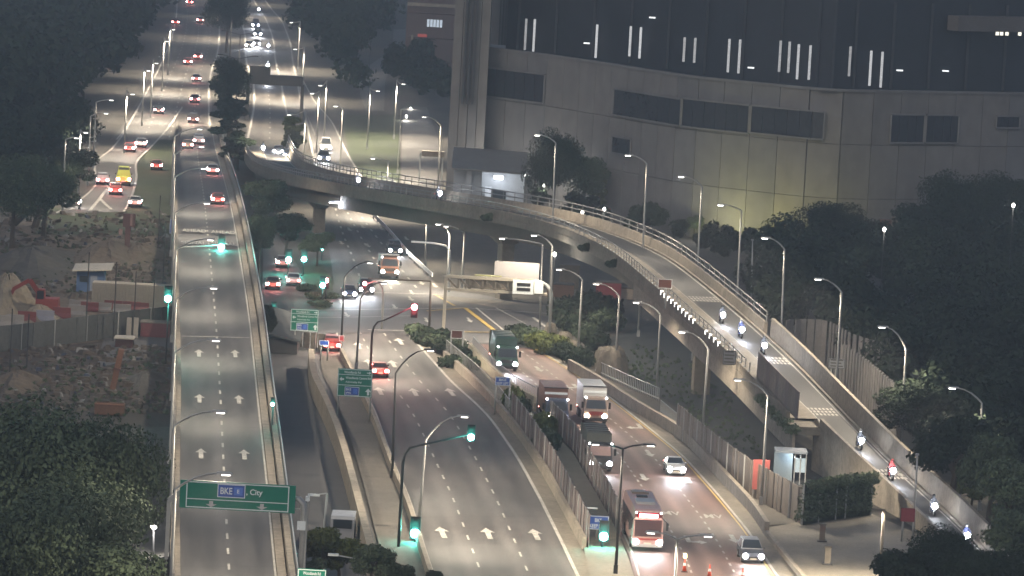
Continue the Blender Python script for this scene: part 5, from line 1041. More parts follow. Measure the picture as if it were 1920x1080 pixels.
# traffic cones
CONE = Kit(); CONE.add('base', MB().box((0, 0, .03), (.5, .5, .06)), BLACK); CONE.add('body', MB().tube([(0, 0, .05), (0, 0, .55), (0, 0, 1.05)], [.19, .11, .05], 10), mat('cone_orange', (.5, .07, .03), .6, .1, 2), None, True)
CONE.add('band', MB().tube([(0, 0, .5), (0, 0, .72)], [.13, .10], 10), SIGNW)
for u, v, lb, lit in ((1283, 1072, 'orange traffic cone topped with a yellow lamp behind the double-armed lamp', True), (1330, 1083, 'orange traffic cone cut off by the bottom edge, between the lamp and the dark car', False), (1392, 1090, 'orange traffic cone at the bottom edge in front of the dark car', False)):
    o = CONE.spawn('traffic_cone', lb, 'traffic cone', G(u, v, .03), 0, 'traffic cones')
    if lit: part('beacon', MB().tube([(o.location.x, o.location.y, 1.08), (o.location.x, o.location.y, 1.2), (o.location.x, o.location.y, 1.5)], [.05, .17, .12], 8), mat('beacon_yellow', (.7, .6, .3), .4, 0, emit=(1, .85, .4), es=3), o)
# bollard posts on the plaza
for u, v, lb in ((1541, 1015, 'brown square plaza bollard, farther one'), (1551, 1058, 'grey square plaza bollard on a dark base, nearer one')):
    p = G(u, v, .02); r = thing('bollard', lb, 'bollard', p, 0, 'plaza bollards'); part('shaft', MB().box((p.x, p.y, .72), (.46, .46, 1.4)), CONC if u > 1545 else mat('bollard_brown', (.12, .095, .075), .8, .2, 1), r); part('cap', MB().box((p.x, p.y, 1.46), (.58, .58, .12)), COND, r); part('foot', MB().box((p.x, p.y, .06), (.8, .8, .12)), DARKM, r)
# glass shelter under the ramp
p = G(1500, 905, 0); r = thing('shelter', 'small glazed shelter with bright roof under the ramp, behind the panel fence', 'shelter', p, 0); z_ = AT(1490, 845, p.y).z
x0, x1 = AT(1452, 860, p.y).x, AT(1512, 860, p.y).x
part('roof', MB().box(((x0+x1)/2, p.y, z_), (x1-x0, 3, .16)), mat('shelter_roof', (.24, .27, .30), .6, .1), r); part('wall', MB().box(((x0+x1)/2-.6, p.y+.4, z_/2), (x1-x0-1.2, .1, z_-.2)), mat('shelter_wall', (.17, .2, .215), .5, .1), r)
for q in (0.62, .8, .97): part('post', MB().box((x0+(x1-x0)*q, p.y-1.2, z_/2), (.1, .1, z_)), METAL, r)
part('pane', MB().box((x0+(x1-x0)*.8, p.y-1.1, z_*.6), ((x1-x0)*.35, .05, z_*.45)), mat('lit_glass', (.3, .38, .42), .2, .1, emit=(.75, .9, 1), es=.15), r)
lamp_light('POINT', (x0+(x1-x0)*.6, p.y-.6, z_-.5), 110, (.8, .92, 1), .2, parent=r)
# ================================================================ construction site on the left
BARR = Kit(); BARR.add('body', MB().profile([(-.30, 0), (-.30, .25), (-.12, .55), (-.10, 1.0), (.10, 1.0), (.12, .55), (.30, .25), (.30, 0)], [.95]*8), SIGNW); BARR.add('foot', MB().box((-.5, 0, .06), (.4, .5, .12)), DARKM); BARR.add('foot', MB().box((.5, 0, .06), (.4, .5, .12)), DARKM)
BR_R, BR_W, BR_G = mat('barrier_red', (.16, .042, .038), .6, .15, 1), mat('barrier_white', (.24, .22, .195), .6, .2, 1), mat('barrier_bluegrey', (.22, .22, .25), .6, .2, 1)
for k, (u, v, m, lb) in enumerate(((8, 615, BR_W, 'cream barrier at the left edge of the front row'), (27, 613, BR_W, 'cream barrier, second of the front row'), (50, 607, BR_R, 'red barrier, third of the front row'), (84, 605, BR_G, 'blue-grey barrier between two red ones in the front row'), (115, 599, BR_R, 'red barrier right of the blue-grey one'), (143, 595, BR_W, 'white barrier at the right end of the front row'), (168, 579, BR_R, 'red barrier at the left end of the back row'), (192, 580, BR_W, 'cream barrier at the left of the back row'), (212, 576, BR_R, 'red barrier in the middle of the back row under the container'), (228, 583, BR_W, 'white barrier low in the middle of the back row'), (246, 578, BR_R, 'red barrier right of the middle of the back row'), (262, 580, BR_R, 'dull red barrier at the right end of the back row'), (146, 575, BR_W, 'white barrier behind the front row, beside the container corner'))):
    o = BARR.spawn('road_barrier', 'water-filled '+lb, 'barrier', G(u, v+(4 if v < 588 else 0), 0), random.uniform(-.15, .15), 'water-filled barriers of the building site', {'body': m}); o.scale = (1.05, 1.2, 1.35 if v > 588 else 1.0)
HOA = mat('hoarding_grey', (.085, .088, .086), .8, .3, .3, .1, rnd=.12)
panel_fence('hoarding', 'long grey site hoarding across the building site, left of the flyover', [(-30, 663), (45, 655), (160, 640), (250, 628), (322, 620)], 2.7, 2.0, HOA, rib=.05)
p = G(245, 577, 0); ct = thing('container', 'long cream shipping container behind the red and white barriers', 'container', p, 0)
CTM = mat('container_cream', (.29, .255, .20), .7, .15, .5, .1); x0, x1 = AT(171, 570, p.y).x, AT(322, 570, p.y).x
part('frame', MB().box(((x0+x1)/2, p.y+1.25, 1.35), (x1-x0-.1, 2.4, 2.6)), CTM, ct)
n = 26
for k in range(n): part('panel', MB().box((x0+(x1-x0)*(k+.5)/n, p.y-.02-(.05 if k % 2 else 0), 1.35), ((x1-x0)/n-.05, .1, 2.5)), CTM, ct)
p = G(173, 548, 0); cb = thing('site_cabin', 'blue site cabin under a pale lean-to roof', 'cabin', p, 0); x0, x1 = AT(143, 540, p.y).x, AT(195, 540, p.y).x
part('wall', MB().box(((x0+x1)/2, p.y+1, 1.2), (x1-x0, 2.2, 2.4)), mat('cabin_blue', (.06, .10, .19), .7, .2, 1), cb); part('door', MB().box((x0+(x1-x0)*.62, p.y-.13, 1.0), (.8, .06, 1.9)), mat('cabin_door', (.2, .22, .26), .6, .1), cb); part('window', MB().box((x0+(x1-x0)*.25, p.y-.13, 1.5), (.9, .06, .7)), GLASS, cb)
part('roof', MB().add([(x0-.5, p.y-1.0, 2.5), (x1+.8, p.y-1.0, 2.8), (x1+.8, p.y+3.5, 3.2), (x0-.5, p.y+3.5, 2.9), (x0-.5, p.y-1.0, 2.4), (x1+.8, p.y-1.0, 2.7), (x1+.8, p.y+3.5, 3.1), (x0-.5, p.y+3.5, 2.8)], [(0, 1, 2, 3), (7, 6, 5, 4), (0, 4, 5, 1), (1, 5, 6, 2), (2, 6, 7, 3), (3, 7, 4, 0)]), mat('roof_pale', (.36, .33, .27), .7, .2, .8), cb)
# excavator
p = G(85, 592, 0); ex = thing('excavator', 'red excavator with folded boom beside the sand heap', 'excavator', p, 0); XR = mat('machine_red', (.22, .045, .035), .6, .25, 1)
def E(x, y, z): return (p.x+x, p.y+y, z)
for s in (-1, 1): part('track', MB().profile([(-1.7, .3), (-1.5, 0), (1.5, 0), (1.7, .3), (1.5, .75), (-1.5, .75)], [.3]*6), RUBBER, ex, world=False).location = (s*1.0, 0, .02)
part('house', MB().box(E(.3, 0, 1.4), (2.4, 2.6, 1.2), 0, .92), XR, ex); cbn = part('cab', MB().box(E(-.55, -.5, 2.2), (1.0, 1.4, 1.6), 0, .9), XR, ex); part('window', MB().box(E(-.55, -1.2, 2.4), (.75, .1, .9)), GLASS, cbn)
part('boom', MB().bar(E(-.2, -.6, 1.8), E(-1.8, -1.2, 4.0), .4, .5).bar(E(-1.8, -1.2, 4.0), E(-3.4, -1.4, 3.0), .36, .42), XR, ex); part('stick', MB().bar(E(-3.4, -1.4, 3.1), E(-4.2, -1.5, 1.1), .28, .34), XR, ex); part('bucket', MB().box(E(-4.3, -1.5, .7), (.7, .9, .8), 0, .7), DARKM, ex)
# piling rig and loose steel
p = G(238, 478, 0); pr = thing('piling_rig', 'reddish brown piling rig column with a wider drive head', 'piling rig', p, 0); RB = mat('rig_brown', (.085, .04, .036), .7, .3, 1); RBL = mat('rig_pink', (.22, .14, .125), .7, .2, 1)
zt = AT(238, 400, p.y).z
part('mast', MB().box((p.x, p.y, zt*.36), (.65, .6, zt*.72)), RB, pr); hd = part('drive_head', MB().box((p.x+.1, p.y-.1, zt*.84), (1.5, .9, zt*.32)), RB, pr); part('hose', MB().box((p.x+.4, p.y-.6, zt*.86), (.25, .1, zt*.28)), RBL, hd); part('foot', MB().box((p.x, p.y, .3), (1.6, 1.6, .6)), DARKM, pr); part('cabinet', MB().box((p.x-.9, p.y, zt*.55), (.4, .4, .7)), RBL, pr)
p = G(211, 730, 0); st = thing('steel_column', 'leaning orange-brown steel column standing in the dark soil', 'column', p, 0); t = AT(228, 655, p.y-.5)
OB = mat('rust_orange', (.13, .065, .042), .8, .3, .8); part('shaft', MB().bar(p, t, .55, .5), OB, st); part('collar', MB().bar(p.lerp(t, .5), p.lerp(t, .55), .7, .62), RB, st)
p = G(204, 779, 0); sk = thing('skip', 'open orange steel skip just above the big tree crown', 'skip', p, 0)
wd = 2.7; part('front', MB().box((p.x, p.y, .55), (wd, .08, 1.0)), OB, sk); part('back', MB().box((p.x, p.y+1.6, .55), (wd, .08, 1.0)), OB, sk)
for s in (-1, 1): part('side', MB().box((p.x+s*wd/2, p.y+.8, .55), (.08, 1.7, 1.0)), OB, sk)
part('rim', MB().box((p.x, p.y-.06, 1.08), (wd+.1, .1, .12)), mat('rust_pale', (.25, .12, .08), .8, .2), sk); part('floor', MB().box((p.x, p.y+.8, .08), (wd-.1, 1.5, .1)), DARKM, sk)
p = G(235, 652, 0); sd = thing('site_roof', 'flat pale-topped shed roof over the leaning steel column', 'shed', p, 0); z_ = AT(233, 634, p.y).z; x0, x1 = AT(214, 634, p.y).x, AT(252, 634, p.y).x
part('roof', MB().box(((x0+x1)/2, p.y+.8, z_), (x1-x0, 2.6, .14)), mat('roof_pale', (.36, .33, .27)), sd)
part('wall', MB().box(((x0+x1)/2, p.y+.9, z_/2), (x1-x0-.3, 2, z_-.1)), RB, sd)
p = G(284, 632, 0); sd = thing('site_shed', 'low dull red shed with pale roof against the flyover', 'shed', p, 0); z_ = 1.6; x0, x1 = AT(262, 625, p.y).x, AT(318, 625, p.y).x
part('roof', MB().box(((x0+x1)/2, p.y+.8, z_), (x1-x0, 2.6, .12)), CONC, sd); part('wall', MB().box(((x0+x1)/2, p.y+.6, z_/2), (x1-x0-.2, 2, z_-.1)), mat('shed_red', (.13, .04, .045), .8, .2), sd)
for u in (241, 254): q = G(u, 634, 0); part('post', MB().box((q.x, q.y, 1.1), (.5, .3, 2.2)), BR_W, sd)
# slim posts rising from the site
for k, (u, v, h_) in enumerate(((18, 700, 6.5), (50, 690, 5.5), (160, 640, 9.5), (212, 640, 8.5), (250, 630, 7), (285, 628, 6), (304, 560, 9), (296, 470, 7))):
    q = G(u, v, 0); r = thing('site_post', 'slim dark post in the building site, '+['at the left edge', 'second from the left edge', 'in front of the white barrier', 'in front of the container', 'by the cream post boxes', 'beside the low red shed', 'right beside the flyover signal', 'beyond the flyover banner'][k], 'post', q, 0, 'slim posts in the building site'); part('post', MB().tube([q, q+Vector((0, 0, h_))], .07, 6), DARKM, r)
# heaps
def heap(name, label, u, v, rx, ry, h, m, seed=1, slab=False):
    c = G(u, v, -.1); rng = np.random.default_rng(seed); n, mm = 22, 10; vs = [(c.x, c.y, c.z+h)]; fs = []
    for j in range(1, mm+1):
        r = j/mm
        for i in range(n):
            a = 2*math.pi*i/n; q = 1+.16*math.sin(3*a+seed)+.1*math.sin(5*a+2*seed)+rng.uniform(-.05, .05); z = h*((1-r**5) if slab else .5+.5*math.cos(math.pi*r))*(1+rng.uniform(-.08, .08)) if j < mm else 0
            vs.append((c.x+rx*r*q*math.cos(a), c.y+ry*r*q*math.sin(a), c.z+z))
    for i in range(n): fs.append((0, 1+i, 1+(i+1) % n))
    for j in range(mm-1):
        for i in range(n): fs.append((1+j*n+i, 1+(j+1)*n+i, 1+(j+1)*n+(i+1) % n, 1+j*n+(i+1) % n))
    o = link(name, MB().add(vs, fs).mesh(name, c), m, None, c); tag(o, label, 'heap', 'spoil heaps of the building site'); return o
heap('sand_heap', 'big pale sand heap at the left edge behind the cream barriers', 12, 585, 4.2, 16, 4.2, SAND, 1); heap('sand_heap', 'lower pale sand spread in front of the excavator', 75, 596, 3.2, 12, 1.5, SAND, 2)
heap('soil_heap', 'brown soil heap in the middle of the site above the blue cabin', 205, 480, 5, 22, 2.0, SOIL, 3); heap('soil_heap', 'long dark soil heap at the left above the sand', 60, 500, 7, 20, 2.4, EARTH, 4); heap('soil_heap', 'soil heap at the lower left corner of the site', 30, 725, 3.4, 9, 1.5, SOIL, 5); heap('soil_heap', 'low soil ridge right of the leaning steel column', 275, 720, 2.6, 12, 1.2, EARTH, 6); heap('soil_heap', 'brown spoil ridge under the piling rig', 262, 480, 4, 14, 1.6, SOIL, 7)
# strewn material
rub = MB(); mats_ = [SOIL, CONC, COND, OB, METAL, BR_G]
labs = ['scattered dark concrete rubble over the building site', 'scattered clods of soil over the building site', 'scattered planks and timber over the building site', 'scattered dark blue tarpaulin pieces over the building site', 'scattered pale scrap over the building site', 'patches of weeds over the building site']
for gi, (mm, cnt) in enumerate(((mat('rubble_grey', (.085, .076, .066), 1, .4, .8), 420), (mat('soil_clod', (.075, .060, .047), 1, .5, .6), 620), (mat('timber', (.11, .085, .06), .8, .3, 1), 150), (mat('tarpaulin', (.035, .045, .07), .7, .3, 1), 70), (mat('scrap_pale', (.20, .19, .175), .7, .3, 1), 90))):
    rub = MB()
    for _ in range(cnt):
        u, v = random.uniform(-10, 318), random.choice([random.uniform(400, 560), random.uniform(650, 775)]); q = G(u, v, 0); l = random.uniform(.4, 2.2) if gi == 2 else random.uniform(.2, 1.0)*(1.8 if gi == 1 else 1); hh = random.uniform(.1, .45) if gi != 2 else .12
        k = random.randint(4, 7); rr = [(l*.5*random.uniform(.6, 1.1)*math.cos(6.283*i/k), (l if gi != 2 else .25)*.8*random.uniform(.6, 1.1)*math.sin(6.283*i/k)) for i in range(k)]; an = random.uniform(0, 3.1); ca, sa = math.cos(an), math.sin(an); o_ = len(rub.v); tx, ty = random.uniform(-.3, .3), random.uniform(-.3, .3)
        rub.v += [(q.x+(x*ca-y*sa)*(1.0 if j == 0 else .55)+(tx*l if j else 0), q.y+(x*sa+y*ca)*(1.0 if j == 0 else .55)+(ty*l if j else 0), -.06 if j == 0 else hh) for j in (0, 1) for x, y in rr]
        rub.f += [tuple(o_+k+i for i in range(k))]+[(o_+i, o_+(i+1) % k, o_+k+(i+1) % k, o_+k+i) for i in range(k)]
    o = link('rubble', rub.mesh('rubble'), mm); o['kind'] = 'stuff'; o['label'] = labs[gi]
q = thing('fallen_trunk', 'thick dark forked trunk leaning at the left below the leafy tree', 'tree trunk', G(25, 425, 0)); a = G(22, 422, .2); b = AT(82, 384, a.y-2); c = G(68, 425, .1)
part('trunk', MB().tube([a, a.lerp(b, .4)+Vector((0, 0, .5)), b], [.6, .5, .4], 8), BARK, q); part('fork', MB().tube([Vector((c.x, b.y, 0)), Vector((b.x-.3, b.y, b.z))], [.5, .35], 8), BARK, q)
# red-roofed structure at the left road
p = G(130, 362, 0); sd = thing('red_roof_hut', 'dull red roofed hut at the left roadside below the leafy tree', 'hut', p, 0); part('roof', MB().profile([(-1.2, 2.2), (1.2, 2.2), (0, 3.2)], [1.6, 1.6, 1.3]), mat('shed_red', (.13, .04, .045)), sd, world=False); part('wall', MB().box((0, 0, 1.1), (2.8, 2, 2.2)), COND, sd, world=False)
# dark shed roof by the flyover
p = G(540, 665, 0); sd = thing('yard_shed', 'dark roofed shed in the yard right beside the flyover', 'shed', p, 0); x0, x1 = AT(490, 640, p.y).x, AT(560, 640, p.y).x; 
part('roof', MB().add([(x0-.3, p.y, 2.4), (x1+.2, p.y, 1.5), (x1+.2, p.y+12, 2.9), (x0-.3, p.y+12, 3.9), (x0-.3, p.y, 2.2), (x1+.2, p.y, 1.3), (x1+.2, p.y+12, 2.7), (x0-.3, p.y+12, 3.7)], [(0, 1, 2, 3), (7, 6, 5, 4), (0, 4, 5, 1), (1, 5, 6, 2), (2, 6, 7, 3), (3, 7, 4, 0)]), mat('roof_slate', (.055, .06, .062), .8, .2, .5), sd); part('wall', MB().box(((x0+x1)/2, p.y+6, .8), (x1-x0-.3, 11, 1.6)), DARKM, sd)
for k in range(5): q = G(560+k*14, 650+k*1.5, 0); part('panel', MB().box((q.x, q.y, .8), (.7, .15, 1.7)), CONL, sd)
p = G(566, 905, 0); vt = thing('yard_van', 'pale parked van half hidden behind the curved wall', 'van', G(668, 1000, 0)); q = G(668, 1015, 0)
part('body', MB().profile([(-2.4, .4), (-2.4, 2.1), (-2.1, 2.3), (1.2, 2.3), (1.8, 1.4), (2.4, 1.1), (2.4, .4)], [.95]*7), PS, vt, world=False); part('windscreen', MB().box((0, -2.42, 1.7), (1.5, .05, .7)), GLASS, vt, world=False); vt.location = q+Vector((-1.1, 0, 0))
for s in (-1, 1):
    for y_ in (-1.5, 1.5): part('wheel', MB().disc((s*.85, y_, .35), .35, 'x', .2), RUBBER, vt, world=False)
for u, v, tv, hu, lb in ((606, 1010, 925, 590, 'grey yard lamp with white boxes beside the parked van'), (672, 1120, 1050, 625, 'yard lamp with a bright white head arm by the lower green sign')):
    b_ = G(u, v, 0); t = AT(u+7, tv, b_.y); r = thing('yard_lamp', lb, 'lamp', b_, 0, 'yard lamps'); part('pole', MB().tube([b_, t], [.11, .08], 8), METAL, r); e = AT(hu, tv-10 if hu > 600 else tv+3, b_.y); part('arm', MB().tube([t, e], .06, 6), METAL, r); part('lamp_head', MB().box(e, (.8, .4, .16)), SIGNW, r)
# house corner with slatted gate at the bottom left, lit
p = G(288, 1040, 0); wl_ = thing('site_lamp', 'bright round lamp in the dark beside the flyover, lower left', 'lamp', p, 0); t = AT(288, 988, p.y); part('post', MB().tube([p, t], .07, 6), DARKM, wl_); part('lens', MB().tube([t+Vector((0, -.1, -.12)), t+Vector((0, -.1, .02)), t+Vector((0, -.1, .14))], [.18, .32, .16], 10), LENS, wl_); lamp_light('POINT', t+Vector((0, -.8, -.2)), 900, (1, .96, .9), .2, parent=wl_)
p = G(280, 1110, 0); hg = thing('corrugated_gate', 'pale corrugated shed side and slatted gate at the bottom, left of the flyover', 'gate', p, 0); xx = AT(250, 1080, p.y).x; xw = AT(318, 1080, p.y).x; zt = AT(285, 1042, p.y).z
for k in range(9): part('slat', MB().box((xx+(xw-xx)*(k+.5)/9, p.y-(.08 if k % 2 else 0), zt/2), ((xw-xx)/9-.04, .1, zt+(k-8)*.09)), mat('slat_grey', (.22, .21, .21), .7, .2, 1) if k < 5 else DARKM, hg)
# pale boulders by the footpath
for k, (u, v, rx, h_) in enumerate(((1150, 705, 1.7, 3.6), (1132, 690, 1.1, 2.5), (1058, 655, .9, 2.2), (1030, 640, .8, 2.4), (1072, 662, .9, 1.6))):
    o = heap('boulder', ['big pale boulder slab behind the footpath', 'pale boulder left of the big slab', 'pale boulder between the lamp poles', 'leftmost pale boulder under the gantry post', 'small pale boulder among the shrubs'][k], u, v, rx, 1.4, h_*.85, CONC, 11+k, True); o['category'] = 'boulder'; o['group'] = 'pale boulders by the footpath'
for u, v, lb, m in ((1133, 395, 'red and white roadworks sign behind the ramp rail', BR_R), (1395, 575, 'small dark red sign on the grass behind the ramp', BROWN)):
    q = G(u, v+25, 0); r = thing('small_sign', lb, 'sign', q, 0); t = AT(u, v, q.y); part('panel', MB().box((q.x, q.y, t.z), (1.6, .08, .8)), m, r); part('post', MB().box((q.x, q.y+.1, t.z/2), (.1, .1, t.z)), POLE, r)
# red container and stall under the ramp
for u, v, w_, h_, m, lb, nm in ((1140, 560, 3.0, 2.0, mat('container_red', (.19, .045, .05), .8, .2, 1), 'red container in the dark under the ramp', 'container'), (1066, 540, 2.4, 2.8, COND, 'grey container beside the tall pole lamps', 'container'), (1050, 556, 3.2, 1.5, mat('stall_orange', (.24, .13, .08), .8, .2, 1), 'orange and cream barrier boxes right of the gantry', 'barrier_box'), (1178, 560, 3.0, 1.3, mat('stall_pale', (.26, .22, .18), .8, .2, 1), 'pale stacked slabs right of the red container', 'slab_stack')):
    q = G(u, v, 0); r = thing(nm, lb, nm.replace('_', ' '), q, 0); part('body', MB().box((q.x, q.y, h_/2), (w_, 2.2, h_)), m, r); part('lid', MB().box((q.x, q.y, h_+.06), (w_+.1, 2.3, .12)), COND, r)
    for k in range(4): part('rib', MB().box((q.x-w_/2+w_*(k+.5)/4, q.y-1.14, h_/2), (.12, .08, h_*.9)), m, r)
p = G(1695, 480, 0); r = thing('brick_column', 'reddish building corner with a pale column among the dark trees at the right', 'building', p, 0)
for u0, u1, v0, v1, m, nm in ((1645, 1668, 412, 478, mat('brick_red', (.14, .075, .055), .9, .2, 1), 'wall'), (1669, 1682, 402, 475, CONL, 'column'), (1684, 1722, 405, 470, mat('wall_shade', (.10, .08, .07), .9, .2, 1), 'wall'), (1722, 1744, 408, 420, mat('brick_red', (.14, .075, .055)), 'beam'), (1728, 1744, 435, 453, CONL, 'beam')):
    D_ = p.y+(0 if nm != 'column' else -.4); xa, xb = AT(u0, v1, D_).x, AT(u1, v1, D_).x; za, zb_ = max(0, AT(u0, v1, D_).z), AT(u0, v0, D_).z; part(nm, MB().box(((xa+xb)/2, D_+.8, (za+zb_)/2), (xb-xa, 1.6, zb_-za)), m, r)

# ================================================================ trees and shrubs
def leaf_mesh(name, blobs, n, size, seed, shell=.55, droop=.3):
    rng = np.random.default_rng(seed); B = np.array(blobs, float); w = B[:, 3]*B[:, 4]; idx = rng.choice(len(B), n, p=w/w.sum())
    d = rng.normal(size=(n, 3)); d /= np.linalg.norm(d, axis=1)[:, None]; rad = shell+(1-shell)*rng.random(n)**.6; rad *= 1+.22*np.sin(d[:, 0]*7+seed)*np.sin(d[:, 1]*6+idx)*np.cos(d[:, 2]*5)
    c = B[idx][:, :3]+d*rad[:, None]*B[idx][:, [3, 3, 4]]
    nrm = d+rng.normal(size=(n, 3))*.7+np.array([0, 0, droop]); nrm /= np.linalg.norm(nrm, axis=1)[:, None]
    a = np.cross(nrm, rng.normal(size=(n, 3))); a /= np.linalg.norm(a, axis=1)[:, None]; b = np.cross(nrm, a); s = size*(.5+rng.random(n))[:, None]
    V = np.stack([c-a*s, c-b*s*.6, c+a*s, c+b*s*.6], 1).reshape(-1, 3)
    me = bpy.data.meshes.new(name); me.vertices.add(4*n); me.vertices.foreach_set('co', V.ravel()); me.loops.add(4*n); me.loops.foreach_set('vertex_index', np.arange(4*n)); me.polygons.add(n); me.polygons.foreach_set('loop_start', np.arange(0, 4*n, 4)); me.polygons.foreach_set('loop_total', np.full(n, 4)); me.update(calc_edges=True); return me
def crown_blobs(R, H, k, seed, z0=.35):
    rng = np.random.default_rng(seed); o = []
    for i in range(k):
        a = rng.uniform(0, 6.28); r = R*rng.uniform(.1, .72); z = H*(z0+.1+(.78-z0)*rng.random()*(1-.35*(r/R)**2)); q = R*rng.uniform(.30, .48); o.append((r*math.cos(a), r*math.sin(a), z, q, q*rng.uniform(.6, .9)))
    return o
def trunk_mesh(H, R, blobs, r0, seed):
    rng = np.random.default_rng(seed); mb = MB(); top = Vector((rng.uniform(-.3, .3), rng.uniform(-.3, .3), H*.5)); mb.tube([(0, 0, -.3), (0, 0, H*.2), top], [r0*1.3, r0, r0*.75], 8)
    for b in blobs: e = Vector(b[:3]); m_ = top.lerp(e, .5)+Vector((0, 0, .06*H)); mb.tube([top.lerp(Vector((0, 0, 0)), rng.uniform(.05, .35)), m_, e], [r0*.5, r0*.32, r0*.12], 5)
    return mb
# unit trees: height 1 crown radius .5 are scaled by real size
VAR = {}
def tree_var(kind, seed):
    k = (kind, seed)
    if k not in VAR:
        R, H, nb, n, s = {'broad': (7, 13, 26, 24000, .16), 'round': (4.2, 11, 18, 12000, .17), 'small': (3.0, 7, 12, 6500, .16), 'column': (2.2, 12, 26, 11000, .17)}[kind]
        bl = crown_blobs(R, H, nb, seed, .12 if kind == 'column' else .35)
        me = leaf_mesh('crown', bl, n, s, seed); tm = trunk_mesh(H, R, bl, .32 if kind != 'small' else .18, seed).mesh('trunk'); tm.materials.append(BARK); VAR[k] = (R, H, me, tm)
    return VAR[k]
def tree(label, u, vtop, h, r, kind='round', seed=1, m=LEAF, group='trees', z0=0.0, D=None):
    R, H, me, tm = tree_var(kind, seed); p = G(u, vtop, h+z0) if D is None else AT(u, vtop, D)
    if D is not None: h = p.z
    if not me.materials: me.materials.append(LEAF)
    o = thing('tree', label, 'tree', (p.x, p.y, z0), random.uniform(0, 6.28), group); o.scale = (r/R, r/R, h/H)
    link('crown', me, m, o); link('trunk', tm, BARK, o); return o
T = tree
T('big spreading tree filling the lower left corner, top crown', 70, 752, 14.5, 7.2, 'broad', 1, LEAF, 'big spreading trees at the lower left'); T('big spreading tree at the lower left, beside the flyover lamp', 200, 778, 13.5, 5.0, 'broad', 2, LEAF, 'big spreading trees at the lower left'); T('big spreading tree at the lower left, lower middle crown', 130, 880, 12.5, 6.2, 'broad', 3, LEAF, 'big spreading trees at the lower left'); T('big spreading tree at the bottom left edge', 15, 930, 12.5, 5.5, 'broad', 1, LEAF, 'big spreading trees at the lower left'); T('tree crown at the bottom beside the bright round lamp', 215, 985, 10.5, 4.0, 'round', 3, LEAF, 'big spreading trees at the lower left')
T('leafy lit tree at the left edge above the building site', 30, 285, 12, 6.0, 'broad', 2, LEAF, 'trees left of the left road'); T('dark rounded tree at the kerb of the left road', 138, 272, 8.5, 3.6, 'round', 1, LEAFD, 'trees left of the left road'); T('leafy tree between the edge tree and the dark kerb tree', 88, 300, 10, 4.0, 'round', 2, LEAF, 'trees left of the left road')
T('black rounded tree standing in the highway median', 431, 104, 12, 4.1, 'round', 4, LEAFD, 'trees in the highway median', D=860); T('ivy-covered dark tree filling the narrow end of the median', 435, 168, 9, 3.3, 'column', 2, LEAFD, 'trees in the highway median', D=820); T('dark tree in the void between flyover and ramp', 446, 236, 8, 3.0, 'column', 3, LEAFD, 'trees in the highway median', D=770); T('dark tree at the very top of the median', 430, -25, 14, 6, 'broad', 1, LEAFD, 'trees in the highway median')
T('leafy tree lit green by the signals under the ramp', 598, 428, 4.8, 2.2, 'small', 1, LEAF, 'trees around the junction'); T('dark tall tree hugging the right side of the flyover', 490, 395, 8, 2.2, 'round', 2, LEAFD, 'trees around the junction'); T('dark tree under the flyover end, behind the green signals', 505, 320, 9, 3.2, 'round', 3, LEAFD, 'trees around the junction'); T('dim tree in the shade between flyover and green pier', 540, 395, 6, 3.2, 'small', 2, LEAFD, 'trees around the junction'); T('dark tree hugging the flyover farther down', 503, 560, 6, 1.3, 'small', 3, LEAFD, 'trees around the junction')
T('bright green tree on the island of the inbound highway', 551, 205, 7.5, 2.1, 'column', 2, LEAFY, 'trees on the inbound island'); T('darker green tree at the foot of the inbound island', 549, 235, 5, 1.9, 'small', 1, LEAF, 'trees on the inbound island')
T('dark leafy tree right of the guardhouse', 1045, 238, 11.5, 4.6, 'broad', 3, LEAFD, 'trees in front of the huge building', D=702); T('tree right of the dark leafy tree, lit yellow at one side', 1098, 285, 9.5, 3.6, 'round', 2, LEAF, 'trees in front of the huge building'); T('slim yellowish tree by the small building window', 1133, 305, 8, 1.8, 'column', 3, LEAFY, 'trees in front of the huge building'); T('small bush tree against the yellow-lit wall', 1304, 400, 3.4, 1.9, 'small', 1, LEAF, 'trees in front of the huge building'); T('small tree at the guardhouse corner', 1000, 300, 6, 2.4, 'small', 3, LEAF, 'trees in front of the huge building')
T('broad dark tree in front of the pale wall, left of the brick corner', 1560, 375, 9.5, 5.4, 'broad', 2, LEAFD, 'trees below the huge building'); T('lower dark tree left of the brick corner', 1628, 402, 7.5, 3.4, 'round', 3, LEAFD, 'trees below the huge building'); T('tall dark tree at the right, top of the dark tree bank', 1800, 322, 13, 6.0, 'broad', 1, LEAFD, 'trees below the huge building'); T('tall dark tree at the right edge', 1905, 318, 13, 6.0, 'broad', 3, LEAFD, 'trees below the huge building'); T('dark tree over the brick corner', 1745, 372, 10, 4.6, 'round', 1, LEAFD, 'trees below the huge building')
for k, (u, v, h_, r_, kd, m, lb) in enumerate(((1865, 795, 10, 3.6, 'round', LEAF, 'lit tree behind the lowest white lamp'), (1900, 850, 9, 3.6, 'round', LEAF, 'lit tree at the right edge behind the ramp foot'), (1825, 870, 5, 2.0, 'small', LEAFY, 'yellowish small tree against the ramp wall'), (1795, 760, 10, 4, 'round', LEAFD, 'dark tree left of the lowest white lamp'), (1730, 700, 9, 4, 'round', LEAFD, 'dark tree right of the noise barrier end'), (1900, 940, 7, 3.0, 'small', LEAF, 'tree at the right edge by the ramp end'), (1775, 985, 7.5, 4.2, 'broad', LEAFD, 'dark leafy tree in front of the ramp foot'), (1700, 1020, 6, 2.6, 'small', LEAFD, 'small leafy tree in front of the plaza wall'), (1870, 1015, 8, 4.2, 'broad', LEAFD, 'dark leafy tree in the lower right corner'))): T(lb, u, v, h_, r_, kd, 1+k % 3, m, 'trees around the ramp foot')
